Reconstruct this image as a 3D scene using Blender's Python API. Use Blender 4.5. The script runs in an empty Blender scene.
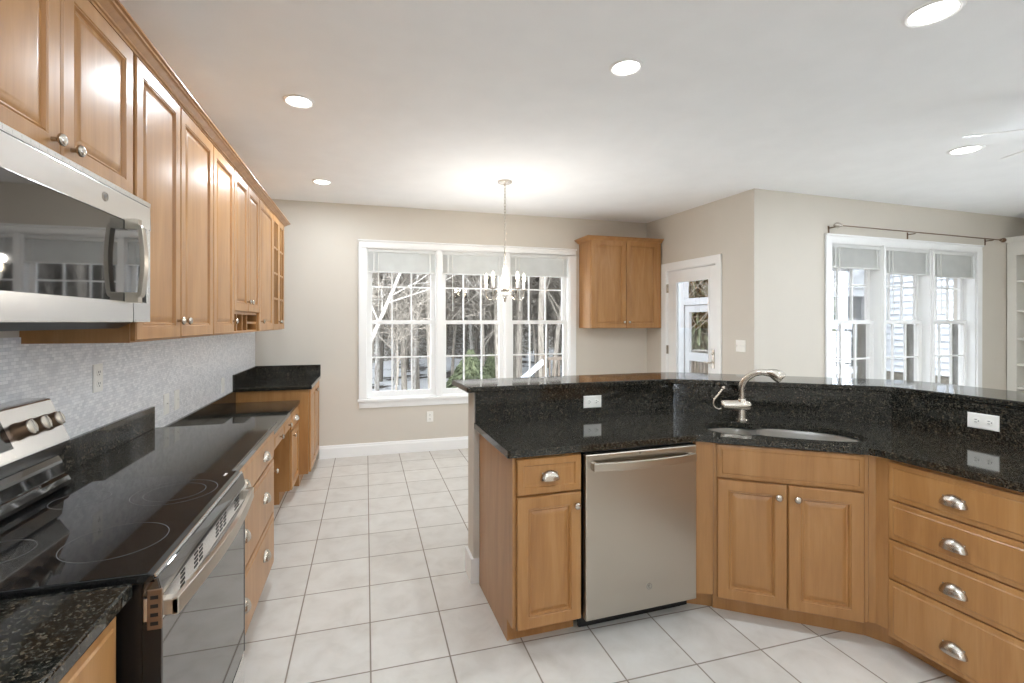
import bpy, bmesh, math, random
from mathutils import Vector, Matrix

# ------------------------------------------------------------------ camera, world, exposure
sc = bpy.context.scene
COL = sc.collection
YAW = math.atan(134 / 475)
cam_data = bpy.data.cameras.new('camera')
cam = bpy.data.objects.new('camera', cam_data)
COL.objects.link(cam)
cam.location = (0, 0, 1.45)
cam.rotation_euler = (math.pi / 2, 0, -YAW)
cam_data.sensor_width = 36
cam_data.lens = 36 * 475 / 1024
cam_data.shift_x = (512 - 500) / 1024
cam_data.shift_y = -(341.5 - 322) / 1024
cam_data.clip_start = .02
cam_data.clip_end = 400
sc.camera = cam
sc.view_settings.view_transform = 'Standard'
sc.view_settings.look = 'None'
sc.view_settings.gamma = 1
sc.view_settings.use_curve_mapping = False
sc.view_settings.exposure = 0.53
try:
    sc.cycles.use_denoising = True
    sc.cycles.max_bounces = 10
    sc.cycles.diffuse_bounces = 6
    sc.cycles.glossy_bounces = 5
    sc.cycles.transparent_max_bounces = 16
    sc.cycles.sample_clamp_indirect = 6
    sc.cycles.caustics_reflective = False
    sc.cycles.caustics_refractive = False
except Exception:
    pass

world = bpy.data.worlds.new('overcast_sky')
sc.world = world
world.use_nodes = True
_n = world.node_tree.nodes
_bg = _n['Background']
_tc = _n.new('ShaderNodeTexCoord')
_sep = _n.new('ShaderNodeSeparateXYZ')
_rmp = _n.new('ShaderNodeValToRGB')
_rmp.color_ramp.elements[0].position = 0.0
_rmp.color_ramp.elements[0].color = (.77, .87, 1, 1)
_rmp.color_ramp.elements[1].position = .8
_rmp.color_ramp.elements[1].color = (.90, .96, 1, 1)
world.node_tree.links.new(_tc.outputs['Generated'], _sep.inputs[0])
world.node_tree.links.new(_sep.outputs['Z'], _rmp.inputs[0])
world.node_tree.links.new(_rmp.outputs[0], _bg.inputs[0])
_bg.inputs[1].default_value = 7.6

CEIL = 2.72
CAN_POWER = 9.4          # each recessed ceiling light
CHANDELIER_POWER = 3.0    # each of the five bulbs


# ------------------------------------------------------------------ materials
MATS = {}


def lin(r, g, b):
    def f(c):
        c /= 255.0
        return c / 12.92 if c <= .04045 else ((c + .055) / 1.055) ** 2.4
    return (f(r), f(g), f(b), 1)


class NT:
    def __init__(self, name):
        self.m = bpy.data.materials.new(name)
        self.m.use_nodes = True
        self.t = self.m.node_tree
        self.b = self.t.nodes['Principled BSDF']
        self.out = self.t.nodes['Material Output']
        MATS[name] = self.m

    def n(self, kind, **kw):
        nd = self.t.nodes.new('ShaderNode' + kind)
        for k, v in kw.items():
            setattr(nd, k, v)
        return nd

    def l(self, a, b):
        self.t.links.new(a, b)

    def p(self, **kw):
        for k, v in kw.items():
            self.b.inputs[k.replace('_', ' ')].default_value = v

    def coord(self, scale=(1, 1, 1), which='Object', loc=(0, 0, 0)):
        tc = self.n('TexCoord')
        mp = self.n('Mapping')
        mp.inputs['Scale'].default_value = scale
        mp.inputs['Location'].default_value = loc
        self.l(tc.outputs[which], mp.inputs[0])
        return mp.outputs[0]

    def noise(self, vec, scale=5, detail=4, rough=.5, dist=0):
        nd = self.n('TexNoise')
        nd.inputs['Scale'].default_value = scale
        nd.inputs['Detail'].default_value = detail
        nd.inputs['Roughness'].default_value = rough
        nd.inputs['Distortion'].default_value = dist
        self.l(vec, nd.inputs['Vector'])
        return nd.outputs['Fac']

    def ramp(self, fac, stops):
        nd = self.n('ValToRGB')
        el = nd.color_ramp.elements
        while len(el) < len(stops):
            el.new(.5)
        for e, (pos, c) in zip(el, stops):
            e.position = pos
            e.color = c if len(c) == 4 else (*c, 1)
        self.l(fac, nd.inputs[0])
        return nd.outputs[0]

    def mix(self, fac, a, b, mode='MIX'):
        nd = self.n('Mix', data_type='RGBA', blend_type=mode)
        for sock, v in ((nd.inputs[0], fac), (nd.inputs[6], a), (nd.inputs[7], b)):
            if hasattr(v, 'is_linked'):
                self.l(v, sock)
            else:
                sock.default_value = v
        return nd.outputs[2]

    def math(self, op, a, b=None, c=None):
        nd = self.n('Math', operation=op)
        for i, v in enumerate((a, b, c)):
            if v is None:
                continue
            if hasattr(v, 'is_linked'):
                self.l(v, nd.inputs[i])
            else:
                nd.inputs[i].default_value = v
        return nd.outputs[0]

    def bump(self, h, strength=.1, dist=.01):
        nd = self.n('Bump')
        nd.inputs['Strength'].default_value = strength
        nd.inputs['Distance'].default_value = dist
        self.l(h, nd.inputs['Height'])
        self.l(nd.outputs[0], self.b.inputs['Normal'])


def plain(name, rgb, rough=.5, metal=0.0, spec=.5, var=.03, scale=6, bump=0):
    t = NT(name)
    f = t.noise(t.coord(), scale, 3)
    c = lin(*rgb)
    lo = tuple(v * (1 - var) for v in c[:3]) + (1,)
    hi = tuple(min(1, v * (1 + var)) for v in c[:3]) + (1,)
    t.l(t.ramp(f, [(.3, lo), (.7, hi)]), t.b.inputs['Base Color'])
    t.p(Roughness=rough, Metallic=metal, Specular_IOR_Level=spec)
    if bump:
        t.bump(f, bump, .003)
    return t.m


def wood(name, c1, c2, c3, rough=.42):
    t = NT(name)
    info = t.n('ObjectInfo')
    off = t.n('Combine' + 'XYZ')
    t.l(t.math('MULTIPLY', info.outputs['Random'], 13.0), off.inputs[0])
    t.l(t.math('MULTIPLY', info.outputs['Random'], 7.0), off.inputs[2])
    add = t.n('VectorMath', operation='ADD')
    t.l(t.coord((1, 1, 1)), add.inputs[0])
    t.l(off.outputs[0], add.inputs[1])
    mp = t.n('Mapping')
    mp.inputs['Scale'].default_value = (9, 9, 1.1)
    t.l(add.outputs[0], mp.inputs[0])
    f = t.noise(mp.outputs[0], 1.6, 5, .55, .8)
    mp2 = t.n('Mapping')
    mp2.inputs['Scale'].default_value = (70, 70, 2.5)
    t.l(add.outputs[0], mp2.inputs[0])
    g = t.noise(mp2.outputs[0], 2.0, 4, .6)
    col = t.ramp(f, [(.25, lin(*c1)), (.5, lin(*c2)), (.78, lin(*c3))])
    gr = t.ramp(g, [(.3, (.86, .84, .80, 1)), (.62, (1, 1, 1, 1))])
    mixed = t.mix(.55, col, gr, 'MULTIPLY')
    t.l(mixed, t.b.inputs['Base Color'])
    t.p(Roughness=rough, Specular_IOR_Level=.5, Coat_Weight=.35, Coat_Roughness=.26)
    return t.m


def make_materials():
    wood('maple', (156, 108, 60), (170, 122, 70), (182, 137, 86))
    wood('maple_shadow', (138, 84, 52), (152, 96, 60), (162, 106, 68), .4)
    plain('wall_paint', (211, 204, 193), .75, spec=.25, var=.012, scale=3)
    plain('ceiling_paint', (246, 247, 248), .9, spec=.15, var=.015, scale=5)
    plain('white_trim', (243, 243, 242), .4, var=.01)
    plain('white_plastic', (240, 238, 232), .35, var=.01)
    t = NT('blind_white')                                   # vinyl slats let daylight glow through
    f = t.noise(t.coord(), 9, 3)
    c = t.ramp(f, [(.3, lin(240, 240, 238)), (.7, lin(247, 247, 245))])
    t.l(c, t.b.inputs['Base Color'])
    t.p(Roughness=.5)
    tl = t.n('BsdfTranslucent')
    t.l(c, tl.inputs['Color'])
    mx = t.n('MixShader')
    mx.inputs[0].default_value = .35
    t.l(t.b.outputs[0], mx.inputs[1])
    t.l(tl.outputs[0], mx.inputs[2])
    t.l(mx.outputs[0], t.out.inputs[0])
    plain('white_ceramic', (246, 244, 240), .25, var=.01)
    plain('black_plastic', (16, 16, 17), .3, var=.1)
    plain('dark_slot', (12, 11, 10), .6, var=.1)
    plain('bronze', (128, 104, 84), .32, .7, var=.08)
    plain('grey_mark', (120, 120, 120), .4, var=.02)
    plain('jamb_grey', (74, 70, 63), .6, var=.05)
    plain('bookcase_white', (236, 233, 226), .45, var=.01)
    # brushed nickel / stainless
    for nm, rgb, rough, sc_ in (('nickel', (196, 188, 177), .27, (40, 40, 40)), ('stainless', (192, 185, 174), .30, (1.5, 1.5, 1.5)),
                                ('stainless_bright', (222, 222, 222), .24, (3, 3, 3)), ('sink_steel', (214, 211, 206), .32, (2, 2, 2))):
        t = NT(nm)
        f = t.noise(t.coord(sc_), 2, 3)
        c = lin(*rgb)
        t.l(t.ramp(f, [(.3, tuple(v * .97 for v in c[:3]) + (1,)), (.7, c)]), t.b.inputs['Base Color'])
        t.p(Metallic=1.0, Roughness=rough)
        if nm == 'stainless':
            t.p(Anisotropic=.75)
            tg = t.n('Tangent', direction_type='RADIAL', axis='Z')
            t.l(tg.outputs[0], t.b.inputs['Tangent'])
    # black appliance glass
    t = NT('appliance_glass')
    f = t.noise(t.coord(), 3, 2)
    t.l(t.ramp(f, [(.3, (.006, .006, .007, 1)), (.7, (.009, .009, .01, 1))]), t.b.inputs['Base Color'])
    t.p(Roughness=.03, IOR=2.1, Specular_IOR_Level=.5)
    t = NT('oven_glass')
    f = t.noise(t.coord(), 3, 2)
    t.l(t.ramp(f, [(.3, (.010, .010, .011, 1)), (.7, (.014, .014, .015, 1))]), t.b.inputs['Base Color'])
    t.p(Roughness=.03, IOR=2.9)
    t = NT('cooktop_glass')
    f = t.noise(t.coord(), 300, 2)
    t.l(t.ramp(f, [(.45, (.008, .008, .008, 1)), (.75, (.02, .02, .02, 1))]), t.b.inputs['Base Color'])
    t.p(Roughness=.045, IOR=1.6)
    # granite
    t = NT('granite')
    v = t.coord()
    a = t.noise(v, 150, 5, .62)
    vo = t.n('TexVoronoi')
    vo.inputs['Scale'].default_value = 190
    t.l(v, vo.inputs['Vector'])
    b = t.noise(v, 62, 5, .65, .3)
    base = t.ramp(a, [(.36, (.003, .003, .003, 1)), (.50, (.012, .013, .011, 1)), (.62, (.05, .048, .04, 1)), (.74, (.17, .15, .12, 1))])
    fleck = t.ramp(vo.outputs['Color'], [(.45, (.004, .004, .004, 1)), (.62, (.05, .042, .030, 1)), (.9, (.17, .14, .10, 1))])
    m1 = t.mix(t.ramp(b, [(.46, (0, 0, 0, 1)), (.62, (.8, .8, .8, 1))]), base, fleck)
    gold = t.ramp(t.noise(v, 70, 4, .75), [(.60, (0, 0, 0, 1)), (.76, (.10, .065, .03, 1))])
    t.l(t.mix(1.0, m1, gold, 'ADD'), t.b.inputs['Base Color'])
    t.p(Roughness=.06, IOR=1.5)
    # floor tile
    t = NT('floor_tile')
    tc = t.n('TexCoord')
    sp = t.n('SeparateXYZ')
    t.l(tc.outputs['Object'], sp.inputs[0])
    masks, cells = [], []
    S = .3325
    for ax, o in (('X', .019), ('Y', 2.043)):
        q = t.math('DIVIDE', t.math('SUBTRACT', sp.outputs[ax], o), S)
        fl = t.math('FLOOR', q)
        fr = t.math('SUBTRACT', q, fl)
        d = t.math('MINIMUM', fr, t.math('SUBTRACT', 1.0, fr))
        masks.append(d)
        cells.append(fl)
    dmin = t.math('MINIMUM', masks[0], masks[1])
    cmb = t.n('CombineXYZ')
    t.l(cells[0], cmb.inputs[0])
    t.l(cells[1], cmb.inputs[1])
    wn = t.n('TexWhiteNoise', noise_dimensions='3D')
    t.l(cmb.outputs[0], wn.inputs['Vector'])
    cloud = t.noise(t.coord(), 7, 6, .6, .4)
    tilec = t.ramp(cloud, [(.28, lin(199, 194, 186)), (.5, lin(210, 206, 199)), (.72, lin(217, 214, 208))])
    var = t.ramp(wn.outputs['Value'], [(0, (.93, .93, .93, 1)), (1, (1, 1, 1, 1))])
    tilec = t.mix(1.0, tilec, var, 'MULTIPLY')
    g = t.ramp(dmin, [(.007, (1, 1, 1, 1)), (.0125, (0, 0, 0, 1))])
    t.l(t.mix(g, tilec, lin(138, 127, 115)), t.b.inputs['Base Color'])
    t.l(t.mix(g, (.33, .33, .33, 1), (.85, .85, .85, 1)), t.b.inputs['Roughness'])
    t.bump(t.ramp(dmin, [(.005, (0, 0, 0, 1)), (.016, (1, 1, 1, 1))]), .35, .002)
    # marble mosaic backsplash (object: Y along the wall, Z up)
    t = NT('marble_mosaic')
    tc = t.n('TexCoord')
    sp = t.n('SeparateXYZ')
    t.l(tc.outputs['Object'], sp.inputs[0])
    cmb = t.n('CombineXYZ')
    t.l(sp.outputs['Y'], cmb.inputs[0])
    t.l(sp.outputs['Z'], cmb.inputs[1])
    br = t.n('TexBrick')
    t.l(cmb.outputs[0], br.inputs['Vector'])
    br.inputs['Scale'].default_value = 1
    br.inputs['Brick Width'].default_value = .024
    br.inputs['Row Height'].default_value = .0115
    br.inputs['Mortar Size'].default_value = .0006
    br.inputs['Mortar Smooth'].default_value = .2
    br.inputs['Bias'].default_value = -.1
    br.inputs['Color1'].default_value = lin(242, 242, 243)
    br.inputs['Color2'].default_value = lin(214, 215, 218)
    br.inputs['Mortar'].default_value = lin(200, 200, 202)
    cl = t.ramp(t.noise(t.coord(), 26, 4, .6), [(.3, (.9, .9, .905, 1)), (.6, (1, 1, 1, 1))])
    t.l(t.mix(1.0, br.outputs['Color'], cl, 'MULTIPLY'), t.b.inputs['Base Color'])
    t.p(Roughness=.28)
    t.bump(br.outputs['Fac'], -.25, .002)
    # clear window glass
    t = NT('window_glass')
    tr = t.n('BsdfTransparent')
    gl = t.n('BsdfGlossy')
    gl.inputs['Roughness'].default_value = .01
    fr = t.n('Fresnel')
    fr.inputs['IOR'].default_value = 1.45
    mx = t.n('MixShader')
    t.l(t.math('MULTIPLY', fr.outputs[0], .4), mx.inputs[0])
    t.l(tr.outputs[0], mx.inputs[1])
    t.l(gl.outputs[0], mx.inputs[2])
    t.l(mx.outputs[0], t.out.inputs[0])
    # lamps
    for nm, c, s in (('lens_glow', (1, .97, .93, 1), 9), ('bulb_glow', (1, .86, .62, 1), 22)):
        t = NT(nm)
        t.p(Base_Color=(1, 1, 1, 1), Emission_Color=c, Emission_Strength=s)
    # outdoors
    t = NT('bark')
    f = t.noise(t.coord((6, 6, 1.2)), 3, 5, .6)
    t.l(t.ramp(f, [(.3, lin(92, 84, 75)), (.6, lin(132, 124, 113)), (.85, lin(166, 159, 149))]), t.b.inputs['Base Color'])
    t.p(Roughness=.9)
    t = NT('pale_bark')
    f = t.noise(t.coord((6, 6, 2.2)), 3, 5, .6)
    t.l(t.ramp(f, [(.3, lin(110, 103, 94)), (.55, lin(160, 154, 146)), (.85, lin(186, 182, 174))]), t.b.inputs['Base Color'])
    t.p(Roughness=.9)
    t = NT('needles')
    f = t.noise(t.coord(), 4, 4, .6)
    t.l(t.ramp(f, [(.3, lin(50, 55, 38)), (.6, lin(90, 96, 68)), (.85, lin(126, 129, 98))]), t.b.inputs['Base Color'])
    t.p(Roughness=.8)
    t = NT('snow_ground')
    f = t.noise(t.coord(), .55, 6, .65)
    t.l(t.ramp(f, [(.40, lin(74, 64, 54)), (.47, lin(238, 238, 240)), (.9, lin(252, 252, 253))]), t.b.inputs['Base Color'])
    t.p(Roughness=.9)
    t = NT('brush_hill')
    f = t.noise(t.coord((3.2, 3.2, .55)), 1.3, 8, .8, .9)
    t.l(t.ramp(f, [(.3, lin(84, 76, 67)), (.48, lin(140, 132, 121)), (.58, lin(222, 217, 210))]), t.b.inputs['Base Color'])
    t.p(Roughness=1)
    plain('deck_wood', (88, 77, 66), .8, var=.15, scale=14)
    plain('siding_white', (172, 175, 180), .6, var=.015)
    plain('porch_white', (138, 139, 140), .6, var=.015)
    plain('porch_dark', (40, 42, 44), .5, var=.12, scale=2)
    plain('foundation', (84, 79, 70), .9, var=.08, scale=9)
    plain('stone', (96, 93, 88), .8, var=.1, scale=9)
    plain('roof_grey', (70, 69, 68), .9, var=.12, scale=12)


make_materials()


# ------------------------------------------------------------------ mesh helpers
class MB:
    """Collects shapes in a bmesh; every shape may carry a material slot index."""

    def __init__(self):
        self.bm = bmesh.new()
        self.mi = 0

    def _tag(self, faces):
        for f in faces:
            f.material_index = self.mi

    def box(self, x0, x1, y0, y1, z0, z1):
        v = [self.bm.verts.new(p) for p in ((x0, y0, z0), (x1, y0, z0), (x1, y1, z0), (x0, y1, z0),
                                            (x0, y0, z1), (x1, y0, z1), (x1, y1, z1), (x0, y1, z1))]
        fs = [self.bm.faces.new([v[i] for i in q]) for q in ((3, 2, 1, 0), (4, 5, 6, 7), (0, 1, 5, 4), (1, 2, 6, 5), (2, 3, 7, 6), (3, 0, 4, 7))]
        self._tag(fs)
        return self

    def bar(self, p, q, w, h, up=(0, 0, 1)):
        """A rectangular bar from p to q."""
        p, q = Vector(p), Vector(q)
        d = (q - p).normalized()
        s = d.cross(Vector(up))
        if s.length < 1e-4:
            s = d.cross(Vector((1, 0, 0)))
        s.normalize()
        u = s.cross(d)
        a = [p + s * (i * w / 2) + u * (j * h / 2) for i, j in ((-1, -1), (1, -1), (1, 1), (-1, 1))]
        b = [v + (q - p) for v in a]
        va = [self.bm.verts.new(v) for v in a]
        vb = [self.bm.verts.new(v) for v in b]
        fs = [self.bm.faces.new(va[::-1]), self.bm.faces.new(vb)]
        for i in range(4):
            fs.append(self.bm.faces.new((va[i], va[(i + 1) % 4], vb[(i + 1) % 4], vb[i])))
        self._tag(fs)
        return self

    def prism(self, pts, axis, a, b):
        """2D polygon pushed along an axis. axis x: pts are (y,z); y: (x,z); z: (x,y)."""
        def mk(p, t):
            return {'x': (t, p[0], p[1]), 'y': (p[0], t, p[1]), 'z': (p[0], p[1], t)}[axis]
        va = [self.bm.verts.new(mk(p, a)) for p in pts]
        vb = [self.bm.verts.new(mk(p, b)) for p in pts]
        fs = [self.bm.faces.new(va), self.bm.faces.new(vb[::-1])]
        n = len(pts)
        for i in range(n):
            fs.append(self.bm.faces.new((va[i], vb[i], vb[(i + 1) % n], va[(i + 1) % n])))
        self._tag(fs)
        return self

    def loft(self, loops, cap0=True, cap1=True, closed=True):
        rows = [[self.bm.verts.new(p) for p in lp] for lp in loops]
        fs = []
        n = len(rows[0])
        for r0, r1 in zip(rows, rows[1:]):
            for i in range(n if closed else n - 1):
                fs.append(self.bm.faces.new((r0[i], r0[(i + 1) % n], r1[(i + 1) % n], r1[i])))
        if cap0:
            fs.append(self.bm.faces.new(rows[0][::-1]))
        if cap1:
            fs.append(self.bm.faces.new(rows[-1]))
        self._tag(fs)
        return self

    def tube(self, pts, r, seg=8, caps=True):
        """Round tube along a path; r is one radius or a list."""
        pts = [Vector(p) for p in pts]
        rs = r if isinstance(r, (list, tuple)) else [r] * len(pts)
        loops = []
        nrm = None
        for i, p in enumerate(pts):
            d = (pts[min(i + 1, len(pts) - 1)] - pts[max(i - 1, 0)])
            d.normalize()
            if nrm is None:
                nrm = d.orthogonal().normalized()
            nrm = (nrm - d * nrm.dot(d))
            if nrm.length < 1e-5:
                nrm = d.orthogonal()
            nrm.normalize()
            bn = d.cross(nrm)
            loops.append([p + (nrm * math.cos(t) + bn * math.sin(t)) * rs[i] for t in [2 * math.pi * k / seg for k in range(seg)]])
        return self.loft(loops, caps, caps)

    def lathe(self, prof, seg=20, M=None):
        """prof: (radius, height) pairs, spun about local z."""
        M = M or Matrix()
        loops = []
        for r, h in prof:
            r = max(r, .0004)
            loops.append([M @ Vector((r * math.cos(t), r * math.sin(t), h)) for t in [2 * math.pi * k / seg for k in range(seg)]])
        return self.loft(loops)

    def panel(self, w, h, rings, x=0, z=0, back=0.0):
        """Stepped rectangular front facing -y: rings of (inset, y)."""
        loops = [[(x, back, z), (x + w, back, z), (x + w, back, z + h), (x, back, z + h)]]
        for ins, y in rings:
            loops.append([(x + ins, y, z + ins), (x + w - ins, y, z + ins), (x + w - ins, y, z + h - ins), (x + ins, y, z + h - ins)])
        return self.loft(loops)

    def build(self, name, mats, parent=None, smooth=None, bevel=0, loc=None, rotz=0, weld=True):
        if weld:
            bmesh.ops.remove_doubles(self.bm, verts=self.bm.verts, dist=1e-6)
        bmesh.ops.recalc_face_normals(self.bm, faces=self.bm.faces)
        me = bpy.data.meshes.new(name)
        self.bm.to_mesh(me)
        self.bm.free()
        for m in ([mats] if isinstance(mats, str) else mats):
            me.materials.append(MATS[m])
        o = bpy.data.objects.new(name, me)
        COL.objects.link(o)
        if parent is not None:
            o.parent = parent
        if loc is not None:
            o.location = loc
        o.rotation_euler = (0, 0, rotz)
        if bevel:
            md = o.modifiers.new('edge', 'BEVEL')
            md.width = bevel
            md.segments = 2
            md.limit_method = 'ANGLE'
            md.angle_limit = math.radians(40)
        if smooth is not None:
            me.polygons.foreach_set('use_smooth', [True] * len(me.polygons))
            try:
                me.set_sharp_from_angle(angle=math.radians(smooth))
            except Exception:
                pass
        return o


def tag(o, label=None, cat=None, group=None, kind=None):
    if label:
        o['label'] = label
    if cat:
        o['category'] = cat
    if group:
        o['group'] = group
    if kind:
        o['kind'] = kind
    return o


def empty(name, loc=(0, 0, 0), rotz=0, label=None, cat=None, group=None, kind=None):
    o = bpy.data.objects.new(name, None)
    o.empty_display_size = .1
    COL.objects.link(o)
    o.location = loc
    o.rotation_euler = (0, 0, rotz)
    return tag(o, label, cat, group, kind)


def copy_tree(o, parent=None):
    c = o.copy()
    COL.objects.link(c)
    if parent is not None:
        c.parent = parent
    for ch in [x for x in COL.objects if x.parent == o]:
        copy_tree(ch, c)
    return c


def catmull(pts, n=6, closed=True):
    out = []
    m = len(pts)
    rng = range(m) if closed else range(m - 1)
    for i in rng:
        g = (lambda k: pts[k % m]) if closed else (lambda k: pts[max(0, min(m - 1, k))])
        p0, p1, p2, p3 = (Vector(g(i + k)) for k in (-1, 0, 1, 2))
        for s in range(n):
            t = s / n
            out.append(.5 * ((2 * p1) + (p2 - p0) * t + (2 * p0 - 5 * p1 + 4 * p2 - p3) * t * t + (3 * p1 - p0 - 3 * p2 + p3) * t ** 3))
    if not closed:
        out.append(Vector(pts[-1]))
    return out


def inset_poly(pts, d):
    """Offset a closed 2D outline inwards by d (outline counter-clockwise)."""
    out = []
    n = len(pts)
    for i in range(n):
        a, b = Vector(pts[i - 1][:2]), Vector(pts[(i + 1) % n][:2])
        t = (b - a).normalized()
        out.append(Vector((pts[i][0] - t.y * d, pts[i][1] + t.x * d)))
    return out


def slab(outer, holes, z0, z1):
    """Flat slab with holes: outlines are 2D lists."""
    mb = MB()
    bm = mb.bm
    edges = []
    for lp in [outer] + holes:
        vs = [bm.verts.new((p[0], p[1], z0)) for p in lp]
        edges += [bm.edges.new((vs[i], vs[(i + 1) % len(vs)])) for i in range(len(vs))]
    r = bmesh.ops.triangle_fill(bm, use_beauty=True, use_dissolve=False, edges=edges)
    fs = [g for g in r['geom'] if isinstance(g, bmesh.types.BMFace)]
    ex = bmesh.ops.extrude_face_region(bm, geom=fs)
    for v in [g for g in ex['geom'] if isinstance(g, bmesh.types.BMVert)]:
        v.co.z = z1
    return mb


PI = math.pi


def frame_of(p, q):
    """Origin and angle of a vertical face running from p to q (front on its right-hand side, towards -y local)."""
    return (p[0], p[1], 0), math.atan2(q[1] - p[1], q[0] - p[0])


# ------------------------------------------------------------------ the setting
XW, YF = -1.10, 5.363                       # left wall, far wall
C1 = (3.476, YF)                            # far right inner corner
C2 = (3.553, 3.69)                          # outer corner
C3 = (7.80, 3.858)                          # corner by the bookcase
YB = -1.75                                   # wall behind the camera


def wall(name, p, q, holes, thick=.14, H=CEIL, z0=-.0):
    """Wall from p to q in the local frame; holes are (u0,u1,z0,z1); the room is on the -y side."""
    (o, ang), L = frame_of(p, q), math.hypot(q[0] - p[0], q[1] - p[1])
    us = sorted({0, L} | {h[0] for h in holes} | {h[1] for h in holes})
    zs = sorted({z0, H} | {h[2] for h in holes} | {h[3] for h in holes})
    mb = MB()

    def quad(*ps):
        mb._tag([mb.bm.faces.new([mb.bm.verts.new(x) for x in ps])])
    for u0, u1 in zip(us, us[1:]):
        for a, b in zip(zs, zs[1:]):
            if any(h[0] <= u0 and u1 <= h[1] and h[2] <= a and b <= h[3] for h in holes):
                continue
            quad((u0, 0, a), (u1, 0, a), (u1, 0, b), (u0, 0, b))
            quad((u0, thick, a), (u0, thick, b), (u1, thick, b), (u1, thick, a))
    for a, b, c, d in holes + [(0, L, z0, H)]:
        for P, Q in (((a, c), (b, c)), ((b, c), (b, d)), ((b, d), (a, d)), ((a, d), (a, c))):
            quad((P[0], 0, P[1]), (Q[0], 0, Q[1]), (Q[0], thick, Q[1]), (P[0], thick, P[1]))
    return tag(mb.build(name, 'wall_paint', loc=o, rotz=ang), kind='structure')


mb = MB()
mb.prism([(XW - .1, YB - .1), (C3[0] + .1, YB - .1), (C3[0] + .1, C3[1] + .1), (C2[0] + .1, C2[1] + .1), (C1[0] + .1, YF + .1), (XW - .1, YF + .1)], 'z', -.12, 0)
tag(mb.build('floor', 'floor_tile'), kind='structure')
mb = MB()
mb.prism([(XW - .2, YB - .2), (C3[0] + .2, YB - .2), (C3[0] + .2, C3[1] + .24), (C2[0] + .16, C2[1] + .24), (C1[0] + .16, YF + .2), (XW - .2, YF + .2)], 'z', CEIL, CEIL + .12)
tag(mb.build('ceiling', 'ceiling_paint'), kind='structure')

WIN_Z = (.614, 2.262)
W1 = [(.006, .771), (.825, 1.577), (1.630, 2.394)]          # along the far wall (world x)
W2 = [(.985, 1.735), (1.770, 2.505), (2.548, 3.285)]        # along the right wall
# unseen windows added behind and right of the viewpoint to brighten the room
ADDED_W3 = [(.12, .66), (.70, 1.24)]
ADDED_W4 = [(1.85 + .9 * k, 2.69 + .9 * k) for k in range(4)]
wall('wall_left', (XW, YB), (XW, YF), [(ADDED_W3[0][0], ADDED_W3[-1][1], .3, 2.5)])
wall('wall_far', (XW, YF), C1, [(W1[0][0] - XW, W1[2][1] - XW, WIN_Z[0], WIN_Z[1])])
DOOR = (.405, 1.197, 0.0, 2.062)
wall('wall_side', C1, C2, [(DOOR[0], DOOR[1], .0, DOOR[3])], z0=-.0)
wall('wall_right', C2, C3, [(W2[0][0], W2[2][1], WIN_Z[0], WIN_Z[1])], thick=.215)
wall('wall_bookcase', C3, (C3[0], YB), [(ADDED_W4[0][0], ADDED_W4[-1][1], .15, 2.45)])
wall('wall_back', (C3[0], YB), (XW, YB), [])

BB = [(0, 0), (-.015, 0), (-.015, .105), (-.010, .118), (-.010, .128), (-.004, .135), (0, .135)]


def baseboard(name, p, q, u0=0, u1=None):
    o, ang = frame_of(p, q)
    L = math.hypot(q[0] - p[0], q[1] - p[1])
    m = MB()
    m.prism(BB, 'x', u0, L if u1 is None else u1)
    return tag(m.build(name, 'white_trim', loc=o, rotz=ang), kind='structure')


baseboard('baseboard_far', (XW, YF), C1, .625)
baseboard('baseboard_side', C1, C2, .02, DOOR[0] - .12)
baseboard('baseboard_corner', C1, C2, DOOR[1] + .08)
baseboard('baseboard_right', C2, C3, 0)


def sash(parent, u0, u1, z0, z1, y, cols=3, rows=2, bott=.045):
    m = MB()
    fw = .048
    m.box(u0, u0 + fw, y, y + .03, z0, z1)
    m.box(u1 - fw, u1, y, y + .03, z0, z1)
    m.box(u0 + fw, u1 - fw, y, y + .03, z0, z0 + bott)
    m.box(u0 + fw, u1 - fw, y, y + .03, z1 - .035, z1)
    gw, gh = u1 - u0 - 2 * fw, z1 - z0 - bott - .035
    for k in range(1, cols):
        c = u0 + fw + gw * k / cols
        m.box(c - .008, c + .008, y + .006, y + .026, z0 + bott, z1 - .035)
    for k in range(1, rows):
        c = z0 + bott + gh * k / rows
        m.box(u0 + fw, u1 - fw, y + .007, y + .025, c - .008, c + .008)
    s = m.build('sash', 'white_trim', parent)
    g = MB()
    g.box(u0 + fw - .004, u1 - fw + .004, y + .014, y + .018, z0 + bott - .004, z1 - .031)
    g.build('pane', 'window_glass', s)
    return s


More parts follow.
